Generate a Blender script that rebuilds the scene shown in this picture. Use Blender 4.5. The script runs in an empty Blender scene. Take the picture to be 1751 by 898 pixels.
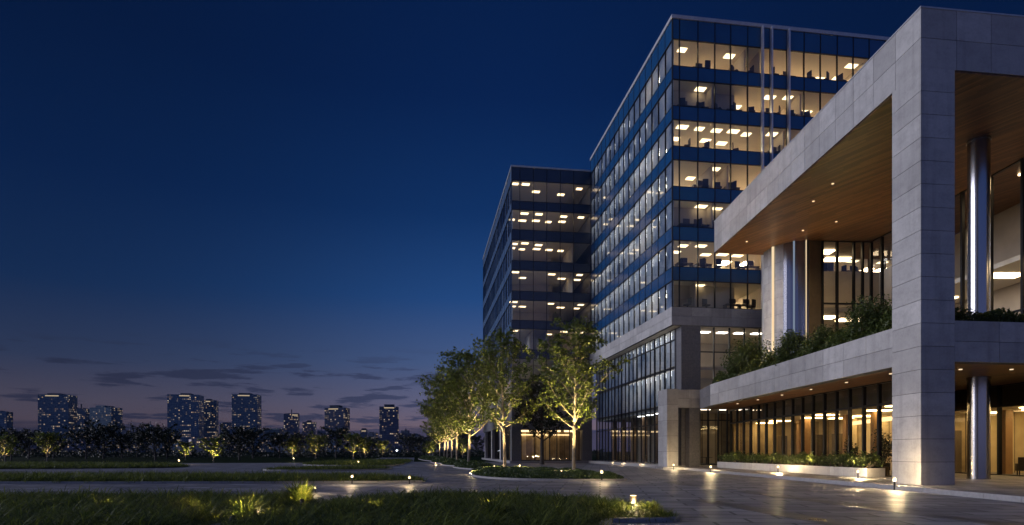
import bpy, math, random
import numpy as np
from mathutils import Vector

random.seed(7)
rng = np.random.default_rng(7)
SC = bpy.context.scene
COL = SC.collection
F, CX, HY, CH = 1050.0, 875.5, 772.0, 1.7        # focal length in px of a 1751 px wide frame, principal column, horizon row, eye height


# ------------------------------------------------------------------ helpers
def pt(px, d):
    return ((px - CX) / F * d, d)


def gp(px, y, z=0.0):
    d = F * (CH - z) / (y - HY)
    return pt(px, d)


def tag(o, label=None, cat=None, group=None, kind=None):
    if label: o['label'] = label
    if cat: o['category'] = cat
    if group: o['group'] = group
    if kind: o['kind'] = kind
    return o


def empty(name, loc, label, cat, group=None, rz=0.0):
    o = bpy.data.objects.new(name, None)
    COL.objects.link(o)
    o.location = loc
    o.rotation_euler = (0, 0, rz)
    o.empty_display_size = 0.3
    return tag(o, label, cat, group)


class MB:
    def __init__(self):
        self.v = []; self.f = []; self.m = []; self.arr = []; self.smooth = False

    def add(self, vs, fs, mi=0):
        n = len(self.v)
        self.v.extend(vs)
        for f in fs:
            self.f.append(tuple(i + n for i in f)); self.m.append(mi)

    def box(self, x0, x1, y0, y1, z0, z1, fr=None, mi=0):
        """box in a local frame fr=(origin, e1, e2); without one in world axes"""
        P = [(x0, y0), (x1, y0), (x1, y1), (x0, y1)]
        if fr:
            (ox, oy), a, b = fr
            P = [(ox + u * a[0] + w * b[0], oy + u * a[1] + w * b[1]) for u, w in P]
        self.prism(P, z0, z1, mi)

    def prism(self, poly, z0, z1, mi=0):
        n = len(poly)
        vs = [(p[0], p[1], z0) for p in poly] + [(p[0], p[1], z1) for p in poly]
        fs = [tuple(range(n - 1, -1, -1)), tuple(range(n, 2 * n))]
        fs += [(i, (i + 1) % n, n + (i + 1) % n, n + i) for i in range(n)]
        self.add(vs, fs, mi)

    def sheet(self, poly, z, mi=0):
        self.add([(p[0], p[1], z) for p in poly], [tuple(range(len(poly)))], mi)

    def quad(self, a, b, z0, z1, mi=0):
        self.add([(a[0], a[1], z0), (b[0], b[1], z0), (b[0], b[1], z1), (a[0], a[1], z1)], [(0, 1, 2, 3)], mi)

    def lathe(self, prof, c=(0, 0), n=24, mi=0):
        vs = []; fs = []
        for r, z in prof:
            for k in range(n):
                a = 2 * math.pi * k / n
                vs.append((c[0] + r * math.cos(a), c[1] + r * math.sin(a), z))
        for i in range(len(prof) - 1):
            for k in range(n):
                fs.append((i * n + k, i * n + (k + 1) % n, (i + 1) * n + (k + 1) % n, (i + 1) * n + k))
        fs.append(tuple(range(n - 1, -1, -1)))
        fs.append(tuple(range((len(prof) - 1) * n, len(prof) * n)))
        self.add(vs, fs, mi)

    def tube(self, pts, rad, n=6, mi=0):
        vs = []; fs = []
        pts = [Vector(p) for p in pts]
        for i, p in enumerate(pts):
            t = (pts[min(i + 1, len(pts) - 1)] - pts[max(i - 1, 0)]).normalized()
            a = t.orthogonal().normalized() if i == 0 else (a - t * a.dot(t)).normalized()
            b = t.cross(a)
            for k in range(n):
                w = 2 * math.pi * k / n
                q = p + (a * math.cos(w) + b * math.sin(w)) * rad[i]
                vs.append(tuple(q))
        for i in range(len(pts) - 1):
            for k in range(n):
                fs.append((i * n + k, i * n + (k + 1) % n, (i + 1) * n + (k + 1) % n, (i + 1) * n + k))
        fs.append(tuple(range(n - 1, -1, -1)))
        fs.append(tuple(range((len(pts) - 1) * n, len(pts) * n)))
        self.add(vs, fs, mi)

    def build(self, name, mat, parent=None, smooth=False, label=None, kind=None, loc=None):
        """vertices are world positions; they are stored relative to the parent (or to loc)"""
        o0 = Vector((0, 0, 0))
        if parent is not None: o0 = Vector(parent.location)
        if loc is not None: o0 = Vector(loc)
        me = bpy.data.meshes.new(name)
        me.from_pydata([(x - o0.x, y - o0.y, z - o0.z) for x, y, z in self.v], [], self.f)
        mats = mat if isinstance(mat, (list, tuple)) else [mat]
        for m in mats: me.materials.append(m)
        if len(mats) > 1: me.polygons.foreach_set('material_index', self.m)
        if smooth: me.polygons.foreach_set('use_smooth', [True] * len(me.polygons))
        me.update()
        o = bpy.data.objects.new(name, me)
        COL.objects.link(o)
        if parent is not None: o.parent = parent
        elif loc is not None: o.location = loc
        if label: o['label'] = label
        if kind: o['kind'] = kind
        return o


def np_mesh(name, V, Fq, mat, smooth=False):
    """mesh from numpy vertices (n,3) and faces (m,k)"""
    me = bpy.data.meshes.new(name)
    k = Fq.shape[1]
    me.vertices.add(len(V)); me.vertices.foreach_set('co', V.astype(np.float32).ravel())
    me.loops.add(Fq.size); me.loops.foreach_set('vertex_index', Fq.astype(np.int32).ravel())
    me.polygons.add(len(Fq))
    me.polygons.foreach_set('loop_start', np.arange(0, Fq.size, k, dtype=np.int32))
    if smooth: me.polygons.foreach_set('use_smooth', np.ones(len(Fq), bool))
    me.materials.append(mat)
    me.update(calc_edges=True)
    return me


def obj(name, me, parent=None, loc=None):
    o = bpy.data.objects.new(name, me)
    COL.objects.link(o)
    if parent is not None: o.parent = parent
    if loc is not None: o.location = loc
    return o


def copy_tree(o, parent=None):
    c = o.copy(); COL.objects.link(c)
    if parent is not None:
        c.parent = parent
    for ch in list(o.children):
        copy_tree(ch, c)
    return c


def lamp(name, kind, energy, color, parent=None, loc=(0, 0, 0), rot=None, radius=0.05, cone=None, blend=0.6):
    L = bpy.data.lights.new(name, kind)
    L.energy = energy; L.color = color
    if kind in ('POINT', 'SPOT'): L.shadow_soft_size = radius
    if kind == 'SPOT':
        L.spot_size = cone; L.spot_blend = blend
    o = bpy.data.objects.new(name, L)
    COL.objects.link(o)
    if parent is not None: o.parent = parent
    o.location = loc
    if rot: o.rotation_euler = rot
    return o


# ------------------------------------------------------------------ materials
class NT:
    def __init__(self, name):
        self.mat = bpy.data.materials.new(name)
        self.mat.use_nodes = True
        self.t = self.mat.node_tree
        self.t.nodes.clear()
        self.out = self.t.nodes.new('ShaderNodeOutputMaterial')

    def n(self, typ, **kw):
        nd = self.t.nodes.new('ShaderNode' + typ)
        for k, v in kw.items():
            if k.startswith('i_'):
                key = k[2:]
                key = int(key) if key.isdigit() else key.replace('_', ' ')
                sock = nd.inputs[key]
                if hasattr(v, 'is_linked') or isinstance(v, bpy.types.NodeSocket): self.t.links.new(v, sock)
                else: sock.default_value = v
            else:
                setattr(nd, k, v)
        return nd

    def math(self, op, a, b=None, c=None):
        nd = self.t.nodes.new('ShaderNodeMath'); nd.operation = op
        for i, v in enumerate((a, b, c)):
            if v is None: continue
            if isinstance(v, bpy.types.NodeSocket): self.t.links.new(v, nd.inputs[i])
            else: nd.inputs[i].default_value = v
        return nd.outputs[0]

    def mix(self, fac, a, b, blend='MIX'):
        nd = self.t.nodes.new('ShaderNodeMix'); nd.data_type = 'RGBA'; nd.blend_type = blend
        for s, v in ((nd.inputs[0], fac), (nd.inputs[6], a), (nd.inputs[7], b)):
            if isinstance(v, bpy.types.NodeSocket): self.t.links.new(v, s)
            else: s.default_value = v if not isinstance(v, tuple) or len(v) == 4 else v + (1,)
        return nd.outputs[2]

    def ramp(self, fac, stops, interp='LINEAR'):
        nd = self.t.nodes.new('ShaderNodeValToRGB'); nd.color_ramp.interpolation = interp
        cr = nd.color_ramp
        while len(cr.elements) < len(stops): cr.elements.new(0.5)
        for e, (p, c) in zip(cr.elements, stops):
            e.position = p; e.color = c if len(c) == 4 else tuple(c) + (1,)
        self.t.links.new(fac, nd.inputs[0])
        return nd.outputs[0]

    def pos(self):
        return self.n('NewGeometry').outputs['Position']

    def noise(self, scale, detail=4, vec=None, rough=0.55, sc=None):
        v = vec if vec is not None else self.pos()
        if sc:
            mp = self.n('Mapping', i_Vector=v); mp.inputs['Scale'].default_value = sc
            v = mp.outputs[0]
        nd = self.n('TexNoise', i_Vector=v, i_Scale=scale, i_Detail=detail, i_Roughness=rough)
        return nd.outputs['Fac']

    def bump(self, h, strength=0.3, dist=0.02):
        b = self.n('Bump', i_Height=h, i_Strength=strength, i_Distance=dist)
        return b.outputs[0]

    def pbr(self, color, rough=0.6, metal=0.0, normal=None, emit=None, estr=0.0, spec=None):
        p = self.n('BsdfPrincipled')
        for key, v in (('Base Color', color), ('Roughness', rough), ('Metallic', metal), ('Normal', normal),
                       ('Emission Color', emit), ('Emission Strength', estr if emit is not None else None),
                       ('Specular IOR Level', spec)):
            if v is None: continue
            s = p.inputs[key]
            if isinstance(v, bpy.types.NodeSocket): self.t.links.new(v, s)
            else: s.default_value = (tuple(v) + (1,)) if isinstance(v, tuple) and len(v) == 3 else v
        self.t.links.new(p.outputs[0], self.out.inputs[0])
        return self.mat


def simple(name, col, rough=0.6, metal=0.0, var=0.25, scale=3.0, spec=None):
    t = NT(name)
    n = t.noise(scale, 5)
    c = t.mix(n, tuple(x * (1 - var) for x in col), tuple(min(1, x * (1 + var)) for x in col))
    r = t.math('ADD', t.math('MULTIPLY', n, 0.15), rough - 0.07)
    return t.pbr(c, r, metal, spec=spec)


def stone_mat():
    t = NT('stone')
    isl = t.n('NewGeometry').outputs['Random Per Island']
    n1 = t.noise(1.3, 6, sc=(1, 1, 1.6)); n2 = t.noise(9, 5, rough=0.7)
    v = t.math('ADD', t.math('MULTIPLY', n1, 0.55), t.math('MULTIPLY', n2, 0.45))
    c = t.ramp(v, [(0.28, (.29, .285, .285)), (0.5, (.42, .415, .41)), (0.72, (.52, .51, .50))])
    c = t.mix(t.math('MULTIPLY', isl, 0.42), c, (.17, .165, .165))
    streak = t.noise(1.0, 4, sc=(2.4, 2.4, .16))
    c = t.mix(t.ramp(streak, [(.52, (0, 0, 0)), (.75, (.35, .35, .35))]), c, (.14, .135, .135))
    return t.pbr(c, t.math('ADD', t.math('MULTIPLY', n2, .25), .45), normal=t.bump(n2, .12, .01))


def dark_stone_mat():
    t = NT('dark_stone')
    isl = t.n('NewGeometry').outputs['Random Per Island']
    n2 = t.noise(6, 5, rough=0.7)
    c = t.ramp(n2, [(0.3, (.10, .10, .11)), (0.7, (.19, .19, .2))])
    c = t.mix(t.math('MULTIPLY', isl, 0.25), c, (.07, .07, .075))
    return t.pbr(c, .5, normal=t.bump(n2, .1, .01))


def glass_mat(name, tint, refl=0.10, rough=0.0):
    t = NT(name)
    tr = t.n('BsdfTransparent', i_Color=tint + (1,))
    n = t.noise(.35, 2)
    gl = t.n('BsdfGlossy', i_Color=(.9, .93, 1, 1), i_Roughness=rough, i_Normal=t.bump(n, .04, .2))
    ge = t.n('NewGeometry')
    dp = t.n('VectorMath', operation='DOT_PRODUCT', i_0=ge.outputs['Incoming'], i_1=ge.outputs['Normal'])
    fr = t.math('POWER', t.math('SUBTRACT', 1.0, t.math('ABSOLUTE', dp.outputs['Value'])), 4.6)
    fac = t.math('MINIMUM', t.math('ADD', t.math('MULTIPLY', fr, .92), .045 + refl), .95)
    mx = t.n('MixShader', i_0=fac, i_1=tr.outputs[0], i_2=gl.outputs[0])
    t.t.links.new(mx.outputs[0], t.out.inputs[0])
    return t.mat


def spandrel_mat(name, col, rough=.08):
    t = NT(name)
    isl = t.n('NewGeometry').outputs['Random Per Island']
    n = t.noise(.3, 2)
    c = t.mix(n, tuple(x * .75 for x in col), tuple(x * 1.3 for x in col))
    p = t.pbr(c, rough, 0.0, normal=t.bump(n, .04, .2), spec=.9)
    return p


def emit_mat(name, col, s):
    t = NT(name)
    e = t.n('Emission', i_Color=col + (1,), i_Strength=s)
    t.t.links.new(e.outputs[0], t.out.inputs[0])
    return t.mat


def wood_mat():
    t = NT('wood_soffit')
    p = t.pos()
    mp = t.n('Mapping', i_Vector=p); mp.inputs['Rotation'].default_value = (0, 0, math.radians(61))
    s = t.n('SeparateXYZ', i_Vector=mp.outputs[0])
    row = t.math('DIVIDE', s.outputs[1], .16)
    fl = t.math('FLOOR', row)
    seg = t.math('FLOOR', t.math('ADD', t.math('DIVIDE', s.outputs[0], 3.2), t.math('MULTIPLY', fl, .37)))
    cv = t.n('CombineXYZ', i_X=fl, i_Y=seg)
    wn = t.n('TexWhiteNoise', noise_dimensions='3D', i_Vector=cv.outputs[0]).outputs['Value']
    gr = t.noise(3.0, 6, vec=mp.outputs[0], sc=(.5, 9, 1))
    v = t.math('ADD', t.math('MULTIPLY', wn, .6), t.math('MULTIPLY', gr, .5))
    c = t.ramp(v, [(.1, (.035, .014, .005)), (.5, (.095, .040, .014)), (.95, (.20, .092, .034))])
    fr = t.math('FRACT', row)
    gap = t.math('LESS_THAN', fr, .09)
    c = t.mix(gap, c, (.02, .01, .005))
    return t.pbr(c, t.math('ADD', t.math('MULTIPLY', gr, .2), .32), normal=t.bump(fr, .2, .01))


def paver_mat(name, c1, c2, bw, bh, ang, rough=.42):
    t = NT(name)
    p = t.pos()
    mp = t.n('Mapping', i_Vector=p); mp.inputs['Rotation'].default_value = (0, 0, ang)
    br = t.n('TexBrick', i_Vector=mp.outputs[0], i_Color1=c1 + (1,), i_Color2=c2 + (1,), i_Mortar=(.015, .015, .018, 1), i_Scale=1.0)
    br.inputs['Mortar Size'].default_value = .05
    br.inputs['Mortar Smooth'].default_value = .2
    br.inputs['Bias'].default_value = -.1
    br.inputs['Brick Width'].default_value = bw
    br.inputs['Row Height'].default_value = bh
    n = t.noise(.55, 6, rough=.6); n2 = t.noise(14, 4, rough=.7)
    c = t.mix(t.ramp(n, [(.3, (0, 0, 0)), (.7, (.6, .6, .6))]), br.outputs[0], (.13, .125, .135))
    c = t.mix(t.math('MULTIPLY', n2, .35), c, (.2, .19, .19))
    r = t.ramp(n, [(.3, (rough - .17,) * 3), (.65, (rough + .1,) * 3)])
    h = t.math('ADD', t.math('MULTIPLY', br.outputs['Fac'], -.6), t.math('MULTIPLY', n2, .4))
    return t.pbr(c, r, normal=t.bump(h, .5, .014), spec=.18)


def leaf_mat(name, dark, light, trans=.35, clump=0.0):
    t = NT(name)
    isl = t.n('NewGeometry').outputs['Random Per Island']
    n = t.noise(.6, 2)
    v = t.math('ADD', t.math('MULTIPLY', isl, .7), t.math('MULTIPLY', n, .4))
    if clump:
        cl = t.ramp(t.noise(1.6, 3), [(.38, (0, 0, 0)), (.64, (1, 1, 1))])
        v = t.math('ADD', t.math('MULTIPLY', t.math('POWER', isl, 2.0), .8), t.math('MULTIPLY', cl, clump))
        v = t.math('MULTIPLY', v, .75)
    c = t.mix(v, dark, light)
    d = t.n('BsdfPrincipled', i_Base_Color=c, i_Roughness=.5)
    tl = t.n('BsdfTranslucent', i_Color=c)
    mx = t.n('MixShader', i_0=trans, i_1=d.outputs[0], i_2=tl.outputs[0])
    t.t.links.new(mx.outputs[0], t.out.inputs[0])
    return t.mat


def bark_mat(name, a, b):
    t = NT(name)
    n = t.noise(5, 6, sc=(3, 3, .7), rough=.7)
    c = t.ramp(n, [(.3, a), (.7, b)])
    return t.pbr(c, .8, normal=t.bump(n, .5, .03))


def city_mat(name, wall, cell=(4.6, 3.9), lit=.2, strength=1.1, seed=0.0, ribbon=.06):
    """far facade: a grid of windows, each dark or lit"""
    t = NT(name)
    tc = t.n('TexCoord')
    s = t.n('SeparateXYZ', i_Vector=tc.outputs['Object'])
    u = t.math('ADD', t.math('ADD', s.outputs[0], t.math('MULTIPLY', s.outputs[1], 1.0)), 500.3 + seed)
    cu = t.math('DIVIDE', u, cell[0]); cz = t.math('DIVIDE', s.outputs[2], cell[1])
    iu = t.math('FLOOR', cu); iz = t.math('FLOOR', cz)
    fu = t.math('FRACT', cu); fz = t.math('FRACT', cz)
    mask = t.math('MULTIPLY', t.math('MULTIPLY', t.math('GREATER_THAN', fu, .18), t.math('LESS_THAN', fu, .84)),
                  t.math('MULTIPLY', t.math('GREATER_THAN', fz, .30), t.math('LESS_THAN', fz, .80)))
    cv = t.n('CombineXYZ', i_X=iu, i_Y=iz, i_Z=seed)
    wn = t.n('TexWhiteNoise', noise_dimensions='3D', i_Vector=cv.outputs[0])
    rowv = t.n('CombineXYZ', i_X=t.math('FLOOR', t.math('DIVIDE', iu, 5.0)), i_Y=iz, i_Z=seed + 9)
    rn = t.n('TexWhiteNoise', noise_dimensions='3D', i_Vector=rowv.outputs[0])
    clus = t.noise(.035, 2, vec=tc.outputs['Object'])
    thr = t.math('MULTIPLY', t.ramp(clus, [(.35, (.25,) * 3), (.65, (1.5,) * 3)]), lit)
    on = t.math('MAXIMUM', t.math('LESS_THAN', wn.outputs['Value'], thr), t.math('LESS_THAN', rn.outputs['Value'], ribbon))
    sep = t.n('SeparateColor', i_Color=wn.outputs['Color'])
    br = t.math('ADD', t.math('MULTIPLY', t.math('POWER', sep.outputs[1], 2.0), .9), .12)
    es = t.math('MULTIPLY', t.math('MULTIPLY', on, mask), t.math('MULTIPLY', br, strength))
    ecol = t.mix(sep.outputs[2], (1.0, .62, .28), (1.0, .86, .62))
    base = t.mix(mask, wall, (wall[0] * .5, wall[1] * .62, wall[2] * .8))
    return t.pbr(base, t.math('SUBTRACT', .5, t.math('MULTIPLY', mask, .2)), .25, emit=ecol, estr=es, spec=.4)


M = {}
M['stone'] = stone_mat()
M['dark_stone'] = dark_stone_mat()
M['joint'] = simple('joint_shadow_gap', (.09, .09, .092), .9)
M['glass'] = glass_mat('window_glass', (.93, .94, .94), .03)
M['glass_blue'] = glass_mat('blue_window_glass', (.70, .80, .92), .10)
M['glass_west'] = glass_mat('reflective_window_glass', (.72, .83, .97), .09)
M['glass_clear'] = glass_mat('clear_window_glass', (.92, .92, .9), .0)
M['glass_bronze'] = glass_mat('bronze_window_glass', (.84, .78, .66), .0)
M['spandrel'] = spandrel_mat('blue_spandrel_glass', (.008, .062, .175), .22)
M['spandrel_dark'] = spandrel_mat('dark_spandrel_glass', (.006, .013, .036), .25)
M['spandrel_reflect'] = spandrel_mat('painted_reflection_spandrel', (.075, .125, .215), .25)  # sky reflection painted in as a paler copy for the annex west face
M['mullion'] = simple('dark_aluminium', (.018, .019, .022), .4, .6)
M['coping'] = simple('pale_aluminium', (.42, .43, .46), .45, .3)
M['fin'] = simple('silver_fin', (.62, .63, .66), .35, .4)
M['steel'] = None
t = NT('brushed_steel'); n = t.noise(2.0, 4, sc=(1, 1, 60))
M['steel'] = t.pbr((.37, .37, .385), t.math('ADD', t.math('MULTIPLY', n, .10), .17), 1.0)
M['ceiling'] = simple('office_ceiling', (.74, .67, .54), .8, 0, .06)
M['office_wall'] = simple('office_wall', (.46, .40, .31), .8, 0, .45, .35)
M['carpet'] = simple('office_carpet', (.36, .33, .29), .9)
t = NT('lobby_wall'); p_ = t.pos(); sx = t.n('SeparateXYZ', i_Vector=p_)
al = t.math('ADD', sx.outputs[0], sx.outputs[1])
pn = t.n('TexWhiteNoise', noise_dimensions='1D', i_W=t.math('FLOOR', t.math('DIVIDE', al, .85))).outputs['Value']
gapv = t.math('LESS_THAN', t.math('FRACT', t.math('DIVIDE', al, .85)), .07)
nz = t.noise(1.2, 5)
c = t.ramp(t.math('ADD', t.math('MULTIPLY', pn, .65), t.math('MULTIPLY', nz, .45)), [(.15, (.13, .09, .05)), (.45, (.42, .33, .20)), (.9, (.70, .59, .40))])
c = t.mix(gapv, c, (.04, .025, .015))
M['lobby_wall'] = t.pbr(c, .6)
M['lobby_floor'] = simple('lobby_floor', (.36, .29, .2), .35)
M['timber_wall'] = simple('lobby_timber', (.24, .14, .07), .5, 0, .3, 1.5)
M['reflection_sheet'] = None
t = NT('painted_sky_reflection'); n = t.noise(.42, 5, sc=(1, 1, .8), rough=.65)
c = t.ramp(n, [(.34, (.30, .35, .43)), (.5, (.66, .68, .70)), (.66, (.92, .89, .84))])  # cloudy tones paint the sky reflected in the west glass
d = t.n('BsdfDiffuse', i_Color=c); tl = t.n('BsdfTranslucent', i_Color=c)
mx = t.n('MixShader', i_0=.6, i_1=d.outputs[0], i_2=tl.outputs[0]); t.t.links.new(mx.outputs[0], t.out.inputs[0])
M['reflection_sheet'] = t.mat
M['panel_light'] = emit_mat('ceiling_panel_glow', (1, .78, .46), 3.2)
M['panel_fill'] = emit_mat('hidden_fill_glow', (1, .76, .47), 30)  # glow of unseen fill panels added deep in the offices
M['panel_dim'] = emit_mat('ceiling_panel_glow_dim', (1, .74, .42), 3.2)
M['panel_pale'] = emit_mat('pale_panel_glow', (1, .90, .78), 6.2)
M['warm'] = emit_mat('warm_lamp_glow', (1, .72, .36), 22)
M['warm_soft'] = emit_mat('warm_strip_glow', (1, .72, .36), 2.4)
M['strip'] = emit_mat('warm_painted_streak', (1, .76, .46), .95)  # glow painting a warm reflection streak on the drum metal
M['cool_streak'] = emit_mat('cool_painted_streak', (.62, .76, 1), .3)
M['wood'] = wood_mat()
TANG = math.atan(.1434)                       # plan angle of the office tower
M['paver'] = paver_mat('plaza_pavers', (.17, .165, .18), (.40, .385, .41), 1.8, .9, TANG, .55)
M['band'] = paver_mat('dark_paver_band', (.02, .02, .023), (.03, .03, .034), .9, .45, TANG, .4)
M['platform'] = paver_mat('platform_pavers', (.26, .24, .225), (.36, .335, .31), .9, .9, .03, .5)
M['kerb'] = simple('granite_kerb', (.27, .265, .27), .6, 0, .3, 6)
M['lawn'] = simple('dark_lawn', (.009, .020, .006), 1.0, 0, .5, .4, .02)
M['soil'] = simple('planting_soil', (.02, .018, .013), .95, spec=.05)
M['grass'] = leaf_mat('grass_blade', (.026, .052, .012), (.29, .33, .06), .35, .5)
M['cover'] = leaf_mat('groundcover_leaf', (.018, .04, .010), (.07, .11, .025), .3)
M['leaf'] = leaf_mat('tree_leaf', (.038, .06, .011), (.13, .165, .03), .45)
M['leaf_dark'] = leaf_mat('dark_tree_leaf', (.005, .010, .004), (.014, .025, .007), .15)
M['shrub'] = leaf_mat('shrub_leaf', (.03, .055, .012), (.11, .14, .03), .35)
M['bark'] = bark_mat('pale_bark', (.11, .09, .065), (.28, .25, .2))
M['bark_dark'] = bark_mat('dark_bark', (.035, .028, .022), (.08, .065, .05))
M['bulk'] = simple('dark_bulkhead', (.05, .045, .04), .6)
M['black'] = simple('black_metal', (.02, .02, .021), .45, .5)
M['bronze'] = simple('bronze_metal', (.14, .11, .08), .4, .7)
M['chair'] = simple('dark_upholstery', (.035, .032, .032), .8)
M['desk'] = simple('dark_desk', (.09, .07, .055), .5)
M['amber2'] = emit_mat('warm_white_panel_glow', (1, .72, .40), 9)
M['amber'] = emit_mat('amber_panel_glow', (1, .72, .33), 16)
M['dl'] = emit_mat('downlight_glow', (1, .76, .46), 1.3)
M['lens'] = emit_mat('lamp_lens_glow', (1, .74, .40), 5)

# ------------------------------------------------------------------ camera
cam = bpy.data.cameras.new('camera')
co = bpy.data.objects.new('camera', cam); COL.objects.link(co)
co.location = (0, 0, CH); co.rotation_euler = (math.radians(90), 0, 0)
cam.sensor_width = 36; cam.lens = F / 1751 * 36
cam.shift_y = (HY - 449) / 1751
cam.clip_start = .2; cam.clip_end = 20000
SC.camera = co

# ------------------------------------------------------------------ world: dusk sky
W = bpy.data.worlds.new('World'); SC.world = W; W.use_nodes = True
w = NT.__new__(NT); w.t = W.node_tree; w.t.nodes.clear()
wout = w.t.nodes.new('ShaderNodeOutputWorld')
tc = w.n('TexCoord'); D = tc.outputs['Generated']
sp = w.n('SeparateXYZ', i_Vector=D); X, Y, Z = sp.outputs
el = w.math('MAXIMUM', Z, 0.0)
edge = w.ramp(el, [(0, (.046, .036, .056)), (.035, (.062, .047, .066)), (.07, (.056, .050, .078)), (.125, (.022, .034, .078)),
                   (.22, (.0050, .0205, .072)), (.36, (.0018, .0125, .058)), (.52, (.0011, .0082, .040)), (.8, (.0008, .0052, .028))])
mid = w.ramp(el, [(0, (.17, .112, .145)), (.04, (.165, .120, .160)), (.08, (.115, .118, .205)), (.14, (.060, .100, .225)),
                  (.24, (.0150, .062, .205)), (.36, (.0046, .0300, .122)), (.50, (.0020, .0155, .078)), (.8, (.0010, .0070, .036))])
gx = w.math('DIVIDE', w.math('ADD', X, .0), .36)
g = w.math('POWER', 2.718, w.math('MULTIPLY', w.math('MULTIPLY', gx, gx), -1.0))
front = w.mix(g, edge, mid)
# cloud streaks low over the horizon
cvx = w.n('CombineXYZ', i_X=w.math('MULTIPLY', X, 1.0), i_Y=w.math('MULTIPLY', Y, .5), i_Z=w.math('MULTIPLY', Z, 7.5))
cn = w.n('TexNoise', i_Vector=cvx.outputs[0], i_Scale=12.0, i_Detail=9.0, i_Roughness=.58).outputs['Fac']
cm = w.ramp(cn, [(.515, (0, 0, 0)), (.585, (1, 1, 1))])
zm = w.ramp(el, [(.03, (1, 1, 1)), (.12, (.85,) * 3), (.165, (0, 0, 0))])
cm = w.math('MULTIPLY', cm, zm)
cloudcol = w.mix(g, (.013, .017, .042), (.034, .045, .105))
front = w.mix(w.math('MULTIPLY', cm, .85), front, cloudcol)
bn = w.n('TexNoise', i_Vector=cvx.outputs[0], i_Scale=16.0, i_Detail=5.0).outputs['Fac']
bz = w.math('ADD', el, w.math('MULTIPLY', w.math('SUBTRACT', bn, .5), .020))
bank = w.ramp(bz, [(.032, (1, 1, 1)), (.037, (0, 0, 0))])
front = w.mix(w.math('MULTIPLY', bank, .85), front, w.mix(g, (.012, .016, .040), (.040, .042, .088)))
# the after-glow outside the frame, to the left and behind the camera
back = w.ramp(el, [(0, (.20, .195, .33)), (.10, (.145, .165, .34)), (.30, (.050, .095, .28)), (.6, (.012, .040, .15)), (1, (.003, .012, .05))])
bf = w.n('MapRange', interpolation_type='SMOOTHSTEP', i_Value=Y)
bf.inputs['From Min'].default_value = .50; bf.inputs['From Max'].default_value = -.15
col = w.mix(bf.outputs[0], front, back)
sky = w.n('TexSky', sky_type='NISHITA', sun_disc=False)
SUN_EL = math.radians(13)
SUN_DIR = Vector((-1, .10, math.tan(SUN_EL))).normalized()          # towards the sun
sky.sun_elevation = math.radians(-2.0)
sky.sun_rotation = math.atan2(SUN_DIR.x, SUN_DIR.y)
b1 = w.n('Background', i_Color=col, i_Strength=1.0)
b2 = w.n('Background', i_Color=sky.outputs[0], i_Strength=.004)
ad = w.n('AddShader', i_0=b1.outputs[0], i_1=b2.outputs[0])
w.t.links.new(ad.outputs[0], wout.inputs[0])

S = bpy.data.lights.new('sun', 'SUN'); S.energy = 2.2; S.angle = math.radians(35); S.color = (.88, .87, 1.0)
so = bpy.data.objects.new('sun', S); COL.objects.link(so)
so.rotation_euler = SUN_DIR.to_track_quat('Z', 'Y').to_euler()

# ------------------------------------------------------------------ ground
g_ = MB(); g_.sheet([(-3500, -60), (3500, -60), (3500, 4500), (-3500, 4500)], 0)
tag(g_.build('ground', M['lawn']), kind='structure')
p_ = MB(); p_.sheet([(-70, -20), (60, -20), (60, 100), (-16, 100), (-27, 170), (-36, 170), (-24, 92), (-70, 86)], .004)
tag(p_.build('plaza', M['paver']), kind='structure')
e1 = (math.cos(TANG), math.sin(TANG)); e2 = (-math.sin(TANG), math.cos(TANG))
b_ = MB()
for (x, d), wd, ln in (((6.25, 21.3), .85, -16), ((9.35, 26.2), .75, -18), ((9.2, 27), .75, 9)):
    b_.box(0, wd, min(0, ln), max(0, ln), .002, .0085, ((x, d), e1, e2))
tag(b_.build('plaza_band', M['band']), kind='structure')
# distant paths on the left lawn
fp = MB()
fp.sheet([(-70, 60), (-70, 84), (-140, 98), (-300, 120), (-300, 112), (-140, 88), (-95, 62)], .004)
tag(fp.build('path', M['paver']), kind='structure')


# ------------------------------------------------------------------ stone cladding
def stone_prism(mb, poly, z0, z1, pw, ph, sides=None, tk=.03, gap=.02, start=0.0):
    """solid core (material 1) with real panels (material 0) on the chosen sides; poly is counter-clockwise"""
    mb.prism(poly, z0, z1, 1)
    n = len(poly)
    nv = max(1, round((z1 - z0) / ph))
    for i in range(n):
        if sides is not None and i not in sides: continue
        a = Vector(poly[i]); b = Vector(poly[(i + 1) % n])
        L = (b - a).length; e = (b - a) / L; nn = Vector((e.y, -e.x))
        nu = max(1, round(L / pw))
        for k in range(nu):
            u0 = L * k / nu + (gap / 2 if k else 0); u1 = L * (k + 1) / nu - (gap / 2 if k < nu - 1 else 0)
            if k == nu - 1: u1 += tk - .003
            for j in range(nv):
                w0 = z0 + (z1 - z0) * j / nv + (gap / 2 if j else 0.002); w1 = z0 + (z1 - z0) * (j + 1) / nv - (gap / 2 if j < nv - 1 else -.002)
                P = [a + e * u0 + nn * .0005, a + e * u1 + nn * .0005, a + e * u1 + nn * tk, a + e * u0 + nn * tk]
                P = [P[3], P[2], P[1], P[0]]
                mb.prism([tuple(q) for q in P], w0, w1, 0)


STONE = [M['stone'], M['joint']]
DSTONE = [M['dark_stone'], M['joint']]


# ------------------------------------------------------------------ glass blocks (tower, annex)
def u_at(C, px):
    """distance along the front of a block from its corner C where it shows at pixel column px"""
    k = (px - CX) / F
    return (k * C[1] - C[0]) / (e1[0] - k * e1[1])


def v_at(C, px):
    k = (px - CX) / F
    return (k * C[1] - C[0]) / (e2[0] - k * e2[1])


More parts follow.
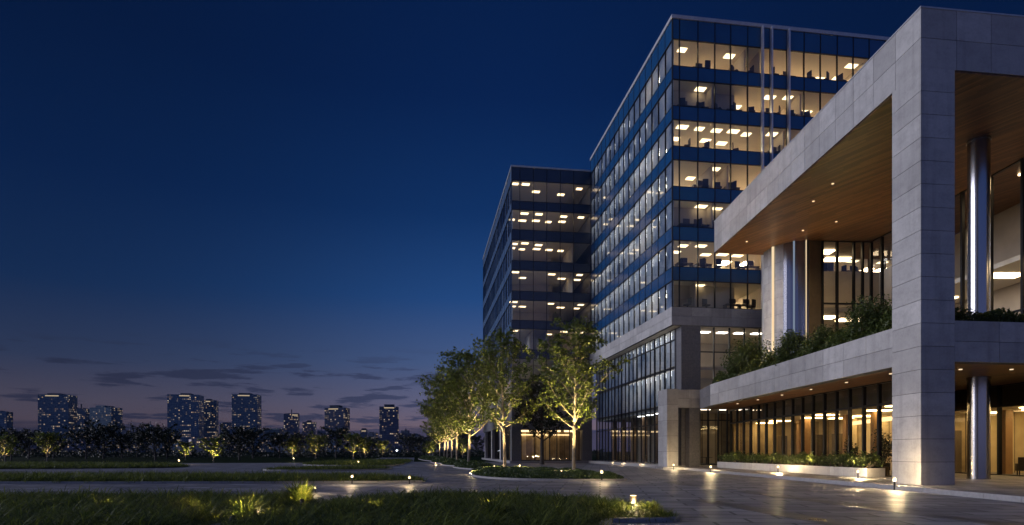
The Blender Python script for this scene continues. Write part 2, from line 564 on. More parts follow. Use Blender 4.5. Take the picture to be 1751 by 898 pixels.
def glass_block(root, C, Wd, Ld, rows, ztop, zpar, ub, vb, spm, spw, glass, front_n, west_n, lit, sheet_rows, seed, fill_lights=1):
    R = random.Random(seed)
    fr = (C, e1, e2)

    def q(u, v): return (C[0] + u * e1[0] + v * e2[0], C[1] + u * e1[1] + v * e2[1])
    bands = []
    prev = None
    for (z0, z1) in rows:
        if prev is not None: bands.append((prev, z0))
        prev = z1
    bands.append((prev, zpar))
    # spandrels, one part per storey and face
    for (z0, z1) in bands:
        m = MB()
        for a, b in zip(ub[:-1], ub[1:]): m.box(a + .035, b - .035, .0, .09, z0, z1, fr)
        m.build('spandrel', spm, root)
        m = MB()
        for a, b in zip(vb[:-1], vb[1:]): m.box(0, .09, a + .035, b - .035, z0, z1, fr)
        m.build('spandrel', spw, root)
    # panes
    nf = nw = 0; glw = M['glass_west']
    rest = MB(); restf = MB()
    for (z0, z1) in rows[::-1]:
        for a, b in zip(ub[:-1], ub[1:]):
            if nf < front_n and a < lit.get('maxu', 99):
                m = MB(); m.quad(q(a + .03, .045), q(b - .03, .045), z0, z1); m.build('window', glass, root); nf += 1
            else: restf.quad(q(a + .03, .045), q(b - .03, .045), z0, z1)
    for i, (a, b) in enumerate(zip(vb[:-1], vb[1:])):
        for (z0, z1) in rows:
            if nw < west_n:
                m = MB(); m.quad(q(.045, b - .03), q(.045, a + .03), z0, z1); m.build('window', glw, root); nw += 1
            else: rest.quad(q(.045, b - .03), q(.045, a + .03), z0, z1)
    rest.v and rest.build('glazing', glw, root, kind='stuff')
    restf.v and restf.build('glazing', glass, root, kind='stuff')
    # mullions and transoms
    zb = rows[0][0]
    m = MB()
    for a in ub: m.box(a - .035, a + .035, -.05, .16, zb - .02, zpar, fr)
    m.build('mullion', M['mullion'], root)
    m = MB()
    for (z0, z1) in rows:
        m.box(.04, ub[-1], -.02, .13, z0 - .03, z0 + .03, fr); m.box(.04, ub[-1], -.02, .13, z1 - .03, z1 + .03, fr)
    m.build('transom', M['mullion'], root)
    m = MB()
    for a in vb[1:]: m.box(-.03, .10, a - .03, a + .035, zb - .02, zpar, fr)
    m.build('mullion', M['mullion'], root)
    m = MB()
    for (z0, z1) in rows:
        m.box(-.02, .13, .04, vb[-1], z0 - .03, z0 + .03, fr); m.box(-.02, .13, .04, vb[-1], z1 - .03, z1 + .03, fr)
    m.build('transom', M['mullion'], root)
    # floors, ceilings, core
    for k, (z0, z1) in enumerate(rows):
        m = MB(); zlo = rows[k - 1][1] + .06 if k else z0 - 1.2
        m.box(.18, Wd - .18, .18, Ld - .18, zlo + .10, z0 - .12, fr); m.build('floor_slab', M['carpet'], root)
        m = MB(); m.box(.2, Wd - .2, .2, Ld - .2, z1 + .03, z1 + .09, fr); m.build('ceiling', M['ceiling'], root)
    m = MB(); m.box(7.5, Wd - 5, 7.5, Ld - 5, zb - 1, zpar, fr); m.build('core_wall', M['office_wall'], root)
    m = MB(); m.box(Wd - .15, Wd, 0.2, Ld, zb - 1.5, zpar, fr); m.box(.2, Wd - .2, Ld - .15, Ld, zb - 1.5, zpar, fr)
    m.build('rear_wall', M['dark_stone'], root)
    m = MB(); m.box(.2, Wd - .2, .2, Ld - .2, zpar - .5, zpar - .3, fr); m.build('roof', M['dark_stone'], root)
    # room partitions: each run gives neighbouring bays their own depth and brightness
    for k, (z0, z1) in enumerate(rows):
        m = MB()
        for a in ub[2:-1]:
            if R.random() < .24: m.box(a - .05, a + .05, .6, 7.4, z0 - .12, z1 + .03, fr)
        for a in vb[1:-1]:
            if R.random() < .2: m.box(.6, 7.4, a - .05, a + .05, z0 - .12, z1 + .03, fr)
        if m.v: m.build('partition', M['office_wall'], root)
    # luminous ceiling panels
    sheeted = {(k, i) for k in sheet_rows for i in range(len(vb) - 1) if R.random() < sheet_rows[k]}
    nl = 0; rl = MB(); rw = MB(); rd = MB()
    for k, (z0, z1) in enumerate(rows):
        for i, (a, b) in enumerate(zip(ub[:-1], ub[1:])):
            if b - a < 1: continue
            p = lit['front'][k]
            for vv in (1.5, 3.8, 6.3):
                if R.random() < (p if vv < 6 else (.95 if k > 1 else .5) * fill_lights):
                    c = (a + b) / 2 + R.uniform(-.15, .15)
                    m = rl if nl >= 70 else MB()
                    ln = R.choice((.42, .5, .55)); v0 = vv + R.uniform(-.3, .3)
                    if vv > 6: m = rd
                    m.box(c - ln, c + ln, v0 - (.34 if vv < 6 else .7), v0 + (.34 if vv < 6 else .7), z1 - .02, z1 + .03, fr)
                    if m is not rl and m is not rd: m.build('ceiling_light', lit['mat'], root); nl += 1
        for i, (a, b) in enumerate(zip(vb[:-1], vb[1:])):
            if i < 2: continue
            if i > 4 - 3 * fill_lights and fill_lights and (k, i) in sheeted and R.random() < (.95, .95, .95, .9, .8, .5, .25)[k]:
                c = (a + b) / 2
                rw.box(.4, 1.3, c - .75, c + .75, z1 - .02, z1 + .03, fr)
    if rl.v: rl.build('ceiling_light', lit['mat'], root, kind='stuff')
    if rd.v: rd.build('ceiling_light', M['panel_fill'], root, kind='stuff')  # unseen panels added deep in the rooms to brighten the ceilings
    if rw.v: rw.build('ceiling_light', M['panel_pale'], root, kind='stuff')  # panels added only to make the pale west sheets glow
    # pale sheets behind the west glass, sky reflection painted in their colour
    for k, (z0, z1) in enumerate(rows):
        if k not in sheet_rows: continue
        m = MB()
        for i, (a, b) in enumerate(zip(vb[:-1], vb[1:])):
            if (k, i) in sheeted:
                m.box(.13, .145, a + .04, b - .04, z0 - .05, z1 - .01, fr)
        if m.v: m.build('reflection_sheet', M['reflection_sheet'], root)
    return q


# --- office tower
TC = pt(1150, 60.0)
tower = empty('office_tower', (TC[0], TC[1], 0), 'tall blue glass office tower with lit floors above a stone podium', 'office building')
rows = [(15.85 + 3.93 * k, 18.45 + 3.93 * k) for k in range(7)]
ub = [0.0] + [u_at(TC, p) for p in (1162, 1193.5, 1222.5, 1249.6, 1278.6, 1304, 1317.5, 1346, 1375, 1403, 1431.6, 1459, 1486, 1514)]
st = ub[-1] - ub[-2]
while ub[-1] + st < 30: ub.append(ub[-1] + st)
TW = ub[-1]; vb = [1.86 * k for k in range(17)]
TL = vb[-1]
ftw = (TC, e1, e2)
lit = dict(front=[.3, .42, .45, .36, .45, .45, .36], west=[.8, .85, .9, .9, .85, .8, .7], mat=M['panel_light'], maxu=23)
tq = glass_block(tower, TC, TW, TL, rows, 42, 44.0, ub, vb, M['spandrel'], M['spandrel'], M['glass'], 84, 16, lit,
                 {0: 1, 1: 1, 2: 1, 3: 1, 4: 1, 5: 1, 6: 1}, 3)
m = MB()
m.box(-.12, TW + .1, -.12, .35, 44.0, 44.35, ftw); m.box(-.12, .35, .35, TL, 44.0, 44.35, ftw)
m.build('coping', M['coping'], tower)
for p in (1301.5, 1317.0, 1346.5):
    u = u_at(TC, p); m = MB(); m.box(u - .07, u + .07, -.42, -.06, 15.9, 43.98, ftw); m.build('fin', M['fin'], tower)
# stone band over the podium
m = MB(); stone_prism(m, [tq(-.12, -.12), tq(TW, -.12), tq(TW, TL), tq(-.12, TL)], 14.04, 15.8, 2.0, .9, sides=(0, 3)); m.build('stone_band', STONE, tower)
# podium
IN = .9
m = MB(); stone_prism(m, [tq(u_at(TC, 1165), -.05), tq(u_at(TC, 1197), -.05), tq(u_at(TC, 1197), 1.6), tq(u_at(TC, 1165), 1.6)], .35, 14.04, 1.8, 1.75); m.build('corner_column', DSTONE, tower)
wv = [1.2 + 1.42 * k for k in range(22)]
wv = [v for v in wv if v < TL + .2]
zt = [.45, 4.6, 6.4, 10.15, 12.9, 14.0]
glassm = MB(); mu = MB()
npod = 0
for i, (a, b) in enumerate(zip(wv[:-1], wv[1:])):
    k = MB()
    for z0, z1 in zip(zt[:-1], zt[1:]):
        k.quad(tq(IN, b), tq(IN, a), z0, z1)
    k.build('podium_window', M['glass_blue'], tower)
for i, a in enumerate(wv):
    mu.box(IN - .06, IN + .04, a - .045, a + .045, .35, 14.04, ftw)
    if i % 2 == 0: mu.box(IN - .05, IN + .04, a + .17, a + .23, .35, 14.04, ftw)
for z in zt: mu.box(IN - .07, IN + .07, wv[0], wv[-1], z - .05, z + .05, ftw)
mu.build('podium_mullion', M['mullion'], tower)
# narrow glazed slit facing the plaza beside the column
m = MB()
for z0, z1 in zip(zt[:-1], zt[1:]): m.quad(tq(IN + .05, 1.15), tq(u_at(TC, 1165) - .02, 1.15), z0, z1)
m.build('slit_window', M['glass_blue'], tower)
# podium front: glazing above the terrace and at ground level
fu = [u_at(TC, p) for p in (1197, 1215.5, 1233, 1248.5, 1260.8, 1274, 1285.5, 1297, 1309)]
while fu[-1] < 14: fu.append(fu[-1] + 1.1)
m = MB(); mm = MB()
for a, b in zip(fu[:-1], fu[1:]):
    k = MB(); k.quad(tq(a + .03, .6), tq(b - .03, .6), .45, 4.75); k.quad(tq(a + .03, .6), tq(b - .03, .6), 4.85, 5.9)
    k.build('ground_window', M['glass_bronze'], tower)
for a in fu: mm.box(a - .05, a + .05, .5, .72, .35, 5.95, ftw)
mm.box(fu[0], fu[-1], .52, .7, 4.75, 4.85, ftw); mm.box(fu[0], fu[-1], .52, .7, 5.9, 6.0, ftw); mm.box(fu[0], fu[-1], .52, .7, .35, .45, ftw)
gu = [u_at(TC, p) for p in (1197, 1223, 1249.6, 1275, 1301, 1327)]
for a, b in zip(gu[:-1], gu[1:]):
    for z0, z1 in ((8.0, 11.5), (11.6, 13.95)):
        k = MB(); k.quad(tq(a + .03, .3), tq(b - .03, .3), z0, z1); k.build('podium_window', M['glass'], tower)
for a in gu: mm.box(a - .05, a + .05, .2, .4, 6.0, 14.04, ftw)
mm.box(gu[0], gu[-1], .22, .38, 11.5, 11.6, ftw)
mm.build('podium_mullion', M['mullion'], tower)
m = MB(); m.box(gu[-1] + .05, TW, .2, .5, .35, 14.03, ftw); m.build('podium_wall', M['dark_stone'], tower)
# podium interior
m = MB(); m.box(IN + .1, TW - .3, 1.8, TL - .2, 6.1, 6.55, ftw); m.box(gu[0] + .1, TW - .3, .75, 1.8, 6.1, 6.55, ftw); m.box(IN + .1, TW - .3, 1.8, TL - .2, 10.0, 10.3, ftw); m.build('floor_slab', M['lobby_floor'], tower)
m = MB(); m.box(.15, TW - .3, .15, TL - .2, 13.98, 14.035, ftw); m.build('ceiling', M['ceiling'], tower)
m = MB(); m.box(IN + .1, TW - .3, 1.8, TL - .2, 6.02, 6.09, ftw); m.build('ceiling', M['ceiling'], tower)
m = MB(); m.box(5.0, TW - 3, 8.5, TL - 3, .36, 6.0, ftw); m.build('lobby_wall', M['lobby_wall'], tower)
m = MB(); m.box(5.5, TW - 3, 9.0, TL - 3, 6.56, 13.97, ftw); m.build('office_wall', M['office_wall'], tower)
rl = MB()
for k in range(5):
    rl.box(2.0, 2.6, 2.6 + 3 * k, 4.0 + 3 * k, 5.95, 6.0, ftw)
    rl.box(1.3, 2.8, 2.2 + 3 * k, 4.6 + 3 * k, 13.9, 13.97, ftw); rl.box(1.3, 2.8, 2.2 + 3 * k, 4.6 + 3 * k, 9.93, 9.99, ftw)  # upper panels added to brighten the pale sheets behind the glass
for k in range(6):
    rl.box(4 + 1.9 * k, 5.0 + 1.9 * k, 2.2, 2.8, 13.9, 13.97, ftw)
    rl.box(4 + 1.9 * k, 5.0 + 1.9 * k, 2.2, 2.5, 5.95, 6.0, ftw)
rl.build('podium_ceiling_light', M['panel_pale'], tower)
m = MB()
for i, (a, b) in enumerate(zip(wv[:-1], wv[1:])):
    m.box(IN + .08, IN + .095, a + .05, b - .05, 6.6, 9.9, ftw); m.box(IN + .08, IN + .095, a + .05, b - .05, 10.35, 13.9, ftw)
m.build('reflection_sheet', M['reflection_sheet'], tower)  # pale sheets stand in for sky reflected in the podium glass
m = MB()
for k in range(7): m.box(2.6, 3.1, 3 + 4 * k, 3.6 + 4 * k, .36, 6.0, ftw)
m.build('lobby_column', M['timber_wall'], tower)
m = MB(); m.prism([tq(-.4, -.4), tq(14, -.4), tq(14, 2), tq(TW, 2), tq(TW, TL), tq(-.4, TL)], .006, .35); m.build('plinth', M['kerb'], tower)
# portico pillar, its lintel and stub column, in front of the tower
PC = pt(1141, 58.5)
fpc = (PC, e1, e2)


def pq(u, v): return (PC[0] + u * e1[0] + v * e2[0], PC[1] + u * e1[1] + v * e2[1])


up = [u_at(PC, p) for p in (1159, 1180, 1197)]
port = empty('entrance_portico', (PC[0], PC[1], 0), 'square stone portico pillar with short lintel standing before the tower corner', 'portico')
m = MB(); stone_prism(m, [pq(0, 0), pq(up[0], 0), pq(up[0], 2.2), pq(0, 2.2)], .2, 7.66, 1.1, 1.5); m.build('pillar', STONE, port)
m = MB(); stone_prism(m, [pq(up[0] + .033, .05), pq(up[2], .05), pq(up[2], 1.0), pq(up[0] + .033, 1.0)], 5.88, 7.62, 1.2, .9, sides=(0, 1)); m.build('lintel', STONE, port)
m = MB(); stone_prism(m, [pq(up[1], .1), pq(up[2] - .05, .1), pq(up[2] - .05, 1.0), pq(up[1], 1.0)], .2, 5.87, 1.2, 1.4); m.build('stub_column', DSTONE, port)

# --- annex block
AC = pt(875, 87.8)
annex = empty('annex_block', (AC[0], AC[1], 0), 'darker glass office block set back behind the trees, left of the main tower', 'office building')
arow = [(1.7 + (HY - y1) * 87.8 / F, 1.7 + (HY - y0) * 87.8 / F) for y0, y1 in ((613, 648), (562, 597), (512.6, 547), (461, 497), (410, 445), (358, 392), (307.7, 343))]
aub = [0.0] + [u_at(AC, p) for p in (889, 912, 935, 958, 981)] + [u_at(AC, 1012)]
avb = [1.95 * k for k in range(23)]
alit = dict(front=[0, .1, .6, .55, .6, .3, .4], west=[0, .1, .15, .15, .15, .15, .1], mat=M['panel_dim'])
aq = glass_block(annex, AC, aub[-1], avb[-1], arow, 40, 42.4, aub, avb, M['spandrel_dark'], M['spandrel_reflect'], M['glass'], 42, 0, alit, {0: .3, 1: .5, 2: .6, 3: .6, 4: .6, 5: .6, 6: .5}, 5, 0)
fan = (AC, e1, e2)
m = MB(); m.box(-.1, aub[-1], -.1, .3, 42.4, 42.62, fan); m.box(-.1, .3, .3, avb[-1], 42.4, 42.62, fan); m.build('coping', M['coping'], annex)
zl = arow[0][0]
m = MB(); stone_prism(m, [aq(0, 0), aq(aub[-1], 0), aq(aub[-1], 1.2), aq(0, 1.2)], 4.9, zl - .05, 3.0, 1.6, sides=(0,)); m.build('stone_band', DSTONE, annex)
m = MB(); m.box(0, .8, 1.25, avb[-1], 5.6, zl - .05, fan); m.build('side_band', M['dark_stone'], annex)
m = MB(); stone_prism(m, [aq(0, 0), aq(1.35, 0), aq(1.35, 1.2), aq(0, 1.2)], .35, 4.88, 1.4, 1.5); m.build('corner_column', DSTONE, annex)
m = MB(); stone_prism(m, [aq(10.4, 0), aq(aub[-1], 0), aq(aub[-1], 1.2), aq(10.4, 1.2)], .35, 4.88, 1.4, 1.5); m.build('end_column', DSTONE, annex)
for v in (12.5, 25.5, 38):
    m = MB(); stone_prism(m, [aq(0, v), aq(1.0, v), aq(1.0, v + 1.3), aq(0, v + 1.3)], .35, 5.58, 1.4, 1.5); m.build('side_column', STONE, annex)
m = MB(); ml = MB()
gx_ = [1.35, 3.45, 5.6, 6.7, 8.6, 9.5, 10.4]
for a, b in zip(gx_[:-1], gx_[1:]):
    k = MB(); k.quad(aq(a, .5), aq(b, .5), .45, 4.85); k.build('ground_window', M['glass_bronze'], annex)
for a in gx_: ml.box(a - .06, a + .06, .42, .6, .35, 4.88, fan)
ml.box(1.35, 10.4, .44, .58, .35, .47, fan); ml.box(1.35, 10.4, .44, .58, 4.78, 4.88, fan)
for k in range(24):
    gg = MB(); gg.quad(aq(.5, 1.3 + 1.8 * k + 1.8), aq(.5, 1.3 + 1.8 * k), .45, 5.55); gg.build('ground_window', M['glass_bronze'], annex); ml.box(.42, .58, 1.3 + 1.8 * k - .05, 1.3 + 1.8 * k + .05, .35, 5.58, fan)
ml.build('ground_mullion', M['mullion'], annex)
m = MB(); m.box(1.0, aub[-1], 6.5, 6.7, .35, 4.87, fan); m.box(5.4, 5.6, 6.7, avb[-1], .35, 4.87, fan); m.build('lobby_wall', M['lobby_wall'], annex)
m = MB(); m.box(.7, aub[-1], .7, avb[-1], 4.9, 5.0, fan); m.build('ceiling', M['ceiling'], annex)
m = MB()
for k in range(4): m.box(1.7 + 2.2 * k, 3.3 + 2.2 * k, 2.5, 2.8, 4.6, 4.88, fan)
m.box(2.0, 10, 6.2, 6.45, 4.2, 4.3, fan)
for k in range(4): m.box(3, 3.3, 9 + 9 * k, 10.5 + 9 * k, 4.8, 4.88, fan)
m.build('lobby_light', M['panel_dim'], annex)
m = MB(); m.box(-.3, aub[-1], -.3, avb[-1], .006, .35, fan); m.build('plinth', M['kerb'], annex)

# ------------------------------------------------------------------ the canopy wing
C0 = pt(1575, 27.2)
dw = (-.03095, 1.0); df = (1.0, .12)


def wq(a, b): return (C0[0] + a * dw[0] + b * df[0], C0[1] + a * dw[1] + b * df[1])


wing = empty('canopy_wing', (C0[0], C0[1], 0), 'pale stone entrance wing with a huge flat canopy over a planted terrace', 'building')
ZR0, ZR1, ZB0, ZB1 = 18.7, 21.33, 5.7, 7.53
m = MB(); stone_prism(m, [wq(0, 0), wq(0, 1.58), wq(1.9, 1.58), wq(1.9, 0)], .2, ZR0 - .004, 2.0, 1.05); m.build('corner_column', STONE, wing)
m = MB(); stone_prism(m, [wq(0, 0), wq(0, 17), wq(25.3, 17), wq(25.3, 0)], ZR0, ZR1, 1.7, 1.32, sides=(0, 2, 3)); m.build('canopy_roof', STONE, wing)
m = MB(); m.prism([wq(-.06, -.06), wq(-.06, 17), wq(25.36, 17), wq(25.36, -.06)], ZR1 + .002, ZR1 + .07); m.build('coping', M['coping'], wing)
m = MB(); m.prism([wq(.03, 1.62), wq(.03, 17), wq(25.2, 17), wq(25.2, .06), wq(1.95, .06), wq(1.95, 1.62)], ZR0 - .07, ZR0 - .003); csof = m.build('canopy_soffit', M['wood'], wing)
# lower beam round the terrace
m = MB(); stone_prism(m, [wq(1.94, 0), wq(1.94, .6), wq(26.3, .6), wq(26.3, 0)], ZB0, ZB1, 2.05, .92, sides=(1, 3)); m.build('terrace_beam', STONE, wing)
m = MB(); stone_prism(m, [wq(0, 1.62), wq(0, 17), wq(.6, 17), wq(.6, 1.62)], ZB0, ZB1, 2.1, .92, sides=(0,)); m.build('front_beam', STONE, wing)
Eb = wq(26.33, 0); Er = (17.86, 58.35)
m = MB(); stone_prism(m, [Er, Eb, (Eb[0] + .6, Eb[1]), (Er[0] + .6, Er[1] + .02)], ZB0, ZB1 - .01, 1.7, .92, sides=(0,)); m.build('return_beam', DSTONE, wing)  # darker stone paints in the shade of this turned-away face
m = MB(); m.prism([wq(.65, 1.7), wq(.65, 17), wq(32, 17), wq(30.6, .7), wq(26.3, .65), wq(1.97, .65)], ZB0 + .25, ZB1 - .3); m.build('terrace_slab', M['platform'], wing)
m = MB(); m.prism([wq(.62, 1.7), wq(.62, 17), wq(32, 17), wq(31.0, .66), wq(26.3, .62), wq(1.97, .62)], ZB0 + .04, ZB0 + .1); tsof = m.build('terrace_soffit', M['wood'], wing)

# ground floor glass line
GL = [(21.7 - .031 * (k - 34.5), k) for k in (33.2, 52.6)]
near_g, far_g = Vector(GL[0]), Vector(GL[1])


def wall_run(a, b, n, z0, z1, zt_, glass, gname, mname, parent, mw=.11, md=.16, transoms=(), each=False, offs=None):
    a, b = Vector(a), Vector(b)
    ts = offs or [k / n for k in range(n + 1)]
    nn = (b - a).normalized(); ex = (nn.x, nn.y); ey = (-nn.y, nn.x); L = (b - a).length
    frr = (tuple(a), ex, ey)
    mm = MB()
    zz = [z0] + list(transoms) + [z1]
    acc = MB()
    for t0, t1 in zip(ts[:-1], ts[1:]):
        k = MB() if each else acc
        for w0, w1 in zip(zz[:-1], zz[1:]):
            k.quad(tuple(a + (b - a) * t0), tuple(a + (b - a) * t1), w0, w1)
        if each: k.build(gname, glass, parent)
    if not each: acc.build(gname, glass, parent)
    for t0 in ts: mm.box(L * t0 - mw / 2, L * t0 + mw / 2, -md / 2, md / 2, z0, z1, frr)
    for z in zz[0:1] + list(transoms) + zz[-1:]:
        mm.box(mw / 2 + .001, L - mw / 2 - .001, -md / 2 + .015, md / 2 - .015, max(z0, z - .06), min(z1, z + .06), frr)
    mm.build(mname, M['mullion'], parent)


wall_run(near_g, far_g, 13, .25, ZB0 + .03, 0, M['glass_bronze'], 'ground_window', 'ground_mullion', wing, .16, .2, (4.45,), each=True)
G2 = (29.6, 43.5); G3 = (30.0, 29.5)
wall_run(G2, near_g, 6, .25, ZB0 + .03, 0, M['glass_bronze'], 'ground_window', 'ground_mullion', wing, .16, .2, (4.45,), each=True)
wall_run(G3, G2, 7, .25, ZB0 + .03, 0, M['glass_bronze'], 'ground_window', 'ground_mullion', wing, .16, .2, (4.45,), each=True)
wall_run(far_g, (far_g.x + .4, 60.4), 4, .25, ZB0 + .03, 0, M['glass_bronze'], 'ground_window', 'ground_mullion', wing, .16, .2, (4.45,), each=True)
# ground floor rooms
m = MB()
m.prism([(near_g.x + .35, near_g.y + .8), (near_g.x + .6, near_g.y + .8), (far_g.x + .6, far_g.y), (far_g.x + .35, far_g.y)], 4.42, ZB0 + .02)
m.prism([(30.35, 29.6), (30.6, 29.6), (30.2, 43.6), (29.95, 43.6)], 4.42, ZB0 + .02)
m.build('bulkhead', M['bulk'], wing)
m = MB(); m.prism([(22.4, 34.4), (29.4, 43.9), (28.4, 50), (28.1, 60), (21.9, 60), (21.8, 52)], 4.46, 4.52); m.prism([(30.62, 29.6), (35.4, 29.6), (35.4, 44.3), (30.3, 43.6)], 4.46, 4.52)
m.build('lobby_ceiling', M['ceiling'], wing)
m = MB(); m.prism([(28.2, 50.2), (28.5, 50.2), (28.2, 60.0), (27.9, 60.0)], .2, ZB0 + .03)
m.prism([(28.2, 50.0), (28.5, 46), (35.5, 44.5), (36, 44.7), (29, 46.3), (28.6, 50.2)], .2, ZB0 + .03)
m.prism([(35.5, 20), (35.8, 20), (35.9, 44.4), (35.6, 44.4)], .2, ZB0 + .03)
m.build('lobby_wall', M['lobby_wall'], wing)
m = MB()
for x, y in ((23.6, 36.6), (24.6, 41.5), (25.4, 46.5), (24.2, 50.5), (25.6, 54.5), (33.3, 36.5), (33.0, 41.0)): m.box(x - .24, x + .24, y - .24, y + .24, .2, 4.455)
m.build('lobby_column', M['timber_wall'], wing)
m = MB()
for x, y in ((27.6, 52.2), (27.6, 55.5), (26.2, 59.6), (32.0, 44.6)): m.box(x - .3, x + .3, y - .5, y + .25, .2, 3.2)
m.build('lobby_shelf', M['desk'], wing)
m = MB(); m.prism([(26.2, 42.6), (26.45, 42.6), (27.9, 50.1), (27.65, 50.1)], 3.85, 4.12); m.build('cove_light', M['warm_soft'], wing)
for x, y in ((27.2, 47.3), (27.0, 50.4), (24.4, 58.9), (33.2, 43.2), (34.4, 40.0), (34.4, 35.8)):
    m = MB(); m.box(x - .8, x + .8, y - .5, y + .5, 4.38, 4.44); m.build('wall_washer', M['amber'], wing)
for k, (x, y) in enumerate(((23.5, 37), (24.5, 41), (23.5, 46), (24.5, 50), (24, 55), (32.5, 33), (32.5, 38), (33.5, 28))):
    m = MB(); m.box(x - .8, x + .8, y - .4, y + .4, 4.40, 4.455); m.build('ceiling_light', M['amber'], wing)
# soffit downlights
dls = []


def downlight(x, y, z, e=None):
    m = MB(); m.lathe([(.075, z - .03), (.085, z)], (x, y), 14); m.build('downlight', M['dl'], wing).parent = csof if z > 10 else tsof
    if e: lamp('downlight_lamp', 'SPOT', e, (1, .70, .34), wing, (x - C0[0], y - C0[1], z - .06), None, .06, math.radians(110), .7)


for px, y in ((1424, 314), (1391, 344), (1430, 379), (1373, 394), (1277, 413)):
    d = F * (ZR0 - .07 - CH) / (HY - y); downlight(*pt(px, d), ZR0 - .07, 500)
for a in (4.5, 8.5, 12.5, 16.5, 20.5, 24.5): downlight(*wq(a, 1.7), ZB0 + .04, 60 if a > 4 else None)
for a, b in ((2.5, 4), (2.2, 6.5), (5, 5.5), (8, 7.5), (2, 9)): downlight(*wq(a, b), ZB0 + .04, 110)
# round steel columns
for nm, z0, z1 in (('steel_column', .2, ZB0 + .03), ('upper_steel_column', ZB1 - .3, ZR0 - .071)):
    x, y = pt(1673.5, 33.4)
    m = MB(); m.lathe([(.54, z0), (.54, z0 + .06), (.52, z0 + .061), (.52, z1 - .12), (.55, z1 - .119), (.55, z1)], (x, y), 48)
    o = m.build(nm, M['steel'], wing, smooth=True)
    try:
        o.data.set_sharp_from_angle(angle=math.radians(30))
    except Exception: pass
# upper storey
TZ = ZB1 - .3; UZ = ZR0 - .072
U = [(29.75, 28.6), (29.2, 46.97), (29.05, 49.65), (24.96, 49.40)]
wall_run(U[0], U[1], 8, TZ, UZ, 0, M['glass_clear'], 'upper_window', 'upper_mullion', wing, .16, .2, (9.9,), each=True)
wall_run(U[1], U[2], 2, TZ, UZ, 0, M['glass'], 'upper_window', 'upper_mullion', wing, .16, .2, (9.9,), each=True)
wall_run(U[2], U[3], 4, TZ, UZ, 0, M['glass'], 'upper_window', 'upper_mullion', wing, .16, .2, (13.6,), each=True, offs=[0, .18, .36, .70, 1])
m = MB(); m.prism([(24.90, 49.39), (24.90, 49.7), (23.66, 49.5), (23.62, 49.2)][::-1], TZ, UZ); m.build('dark_panel', M['bronze'], wing)
# drum: rounded stone and steel wall
arc = [(23.7, 58.2)] + [(21.42 + 2.35 - 2.35 * math.cos(a), 52.2 - 3.0 * math.sin(a)) for a in np.linspace(0, math.pi / 2, 15)]
m = MB()
stone_prism(m, arc[:9] + [(p[0] + .3, p[1] + .25) for p in arc[:9]][::-1], TZ, UZ, .95, 1.4, sides=range(0, 8), tk=.02)
m.build('drum_wall', STONE, wing)
m = MB()
for p, q_ in zip(arc[8:-1], arc[9:]): m.prism([(p[0] + .3, p[1] + .3), p, q_, (q_[0] + .3, q_[1] + .3)][::-1], TZ, UZ)
m.build('drum_cladding', M['steel'], wing, smooth=False)
for i, mt, wd in ((5, M['strip'], .10), (11, M['cool_streak'], .07), (15, M['strip'], .03)):  # glowing rods paint reflection streaks of polished metal, not lamps
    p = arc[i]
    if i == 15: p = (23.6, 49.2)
    m = MB(); m.lathe([(wd, TZ + .01), (wd, UZ - .01)], (p[0] - .06, p[1] - .08), 10); m.build('painted_streak', mt, wing, smooth=True)
# upper rooms
m = MB(); m.prism([(24.0, 57.5), (38, 58), (38, 58.2), (24.0, 57.8)], TZ, UZ); m.prism([(34.6, 26), (34.8, 26), (34.8, 58), (34.6, 58)], TZ, UZ)
m.build('upper_room_wall', M['office_wall'], wing)
m = MB(); m.prism([(24.2, 50.5), (34.5, 50.5), (34.5, 57), (24.2, 57)], 13.2, 13.5); m.prism([(30.6, 28), (34.5, 28), (34.5, 50.4), (30.2, 50.4)], 13.19, 13.49); m.build('mezzanine', M['ceiling'], wing)
for x, y, z in ((26, 52, UZ - .1), (28.5, 54, UZ - .1), (32, 40, 13.1), (32, 34, 13.1), (32, 46, 13.1), (26.5, 52.5, 13.1), (29.5, 53.5, 13.1), (32, 29, 13.1), (32, 37, UZ - .1)):
    m = MB(); m.box(x - 1.1, x + 1.1, y - .5, y + .5, z, z + .09); m.build('ceiling_light', M['amber2'], wing)
m = MB(); m.prism([(36.9, 25), (37.1, 25), (37.1, 58), (36.9, 58)], .2, ZR0); m.build('rear_wall', M['dark_stone'], wing)
m = MB(); m.prism([(30.05, 28.5), (36.85, 28.5), (36.85, 28.2), (29.75, 28.2)][::-1], .21, ZB0 + .02); m.prism([(29.8, 28.5), (36.85, 28.5), (36.85, 28.2), (29.6, 28.2)][::-1], TZ, UZ); m.build('end_wall', M['office_wall'], wing)
m = MB(); m.prism([(21.7, 60.1), (28.3, 60.1), (28.3, 60.4), (21.7, 60.4)], .21, ZB0 + .02); m.build('lobby_wall', M['lobby_wall'], wing)

# platform with its kerb step
plat = [(17.35, 5), (36, 5), (36, 62), (16.8, 62), (14.2, 62), (14.25, 57.6), (16.0, 56.6), (16.3, 50), (17.05, 26.8)]
m = MB(); m.prism(plat, .0, .2); tag(m.build('pavement', M['platform']), kind='structure')
m = MB()
for a, b in zip(plat[5:], plat[6:] + [plat[0]]):
    A, B = Vector(a), Vector(b); e = (B - A).normalized(); L = (B - A).length; nn = Vector((e.y, -e.x))
    if nn.x > 0: nn = -nn
    k = 0.0
    while k < L - .05:
        k2 = min(L, k + 1.6)
        P = [A + e * k, A + e * (k2 - .015), A + e * (k2 - .015) + nn * .22, A + e * k + nn * .22]
        m.prism([tuple(p) for p in P], .006, .203); k = k2
tag(m.build('kerb', M['kerb']), kind='structure')


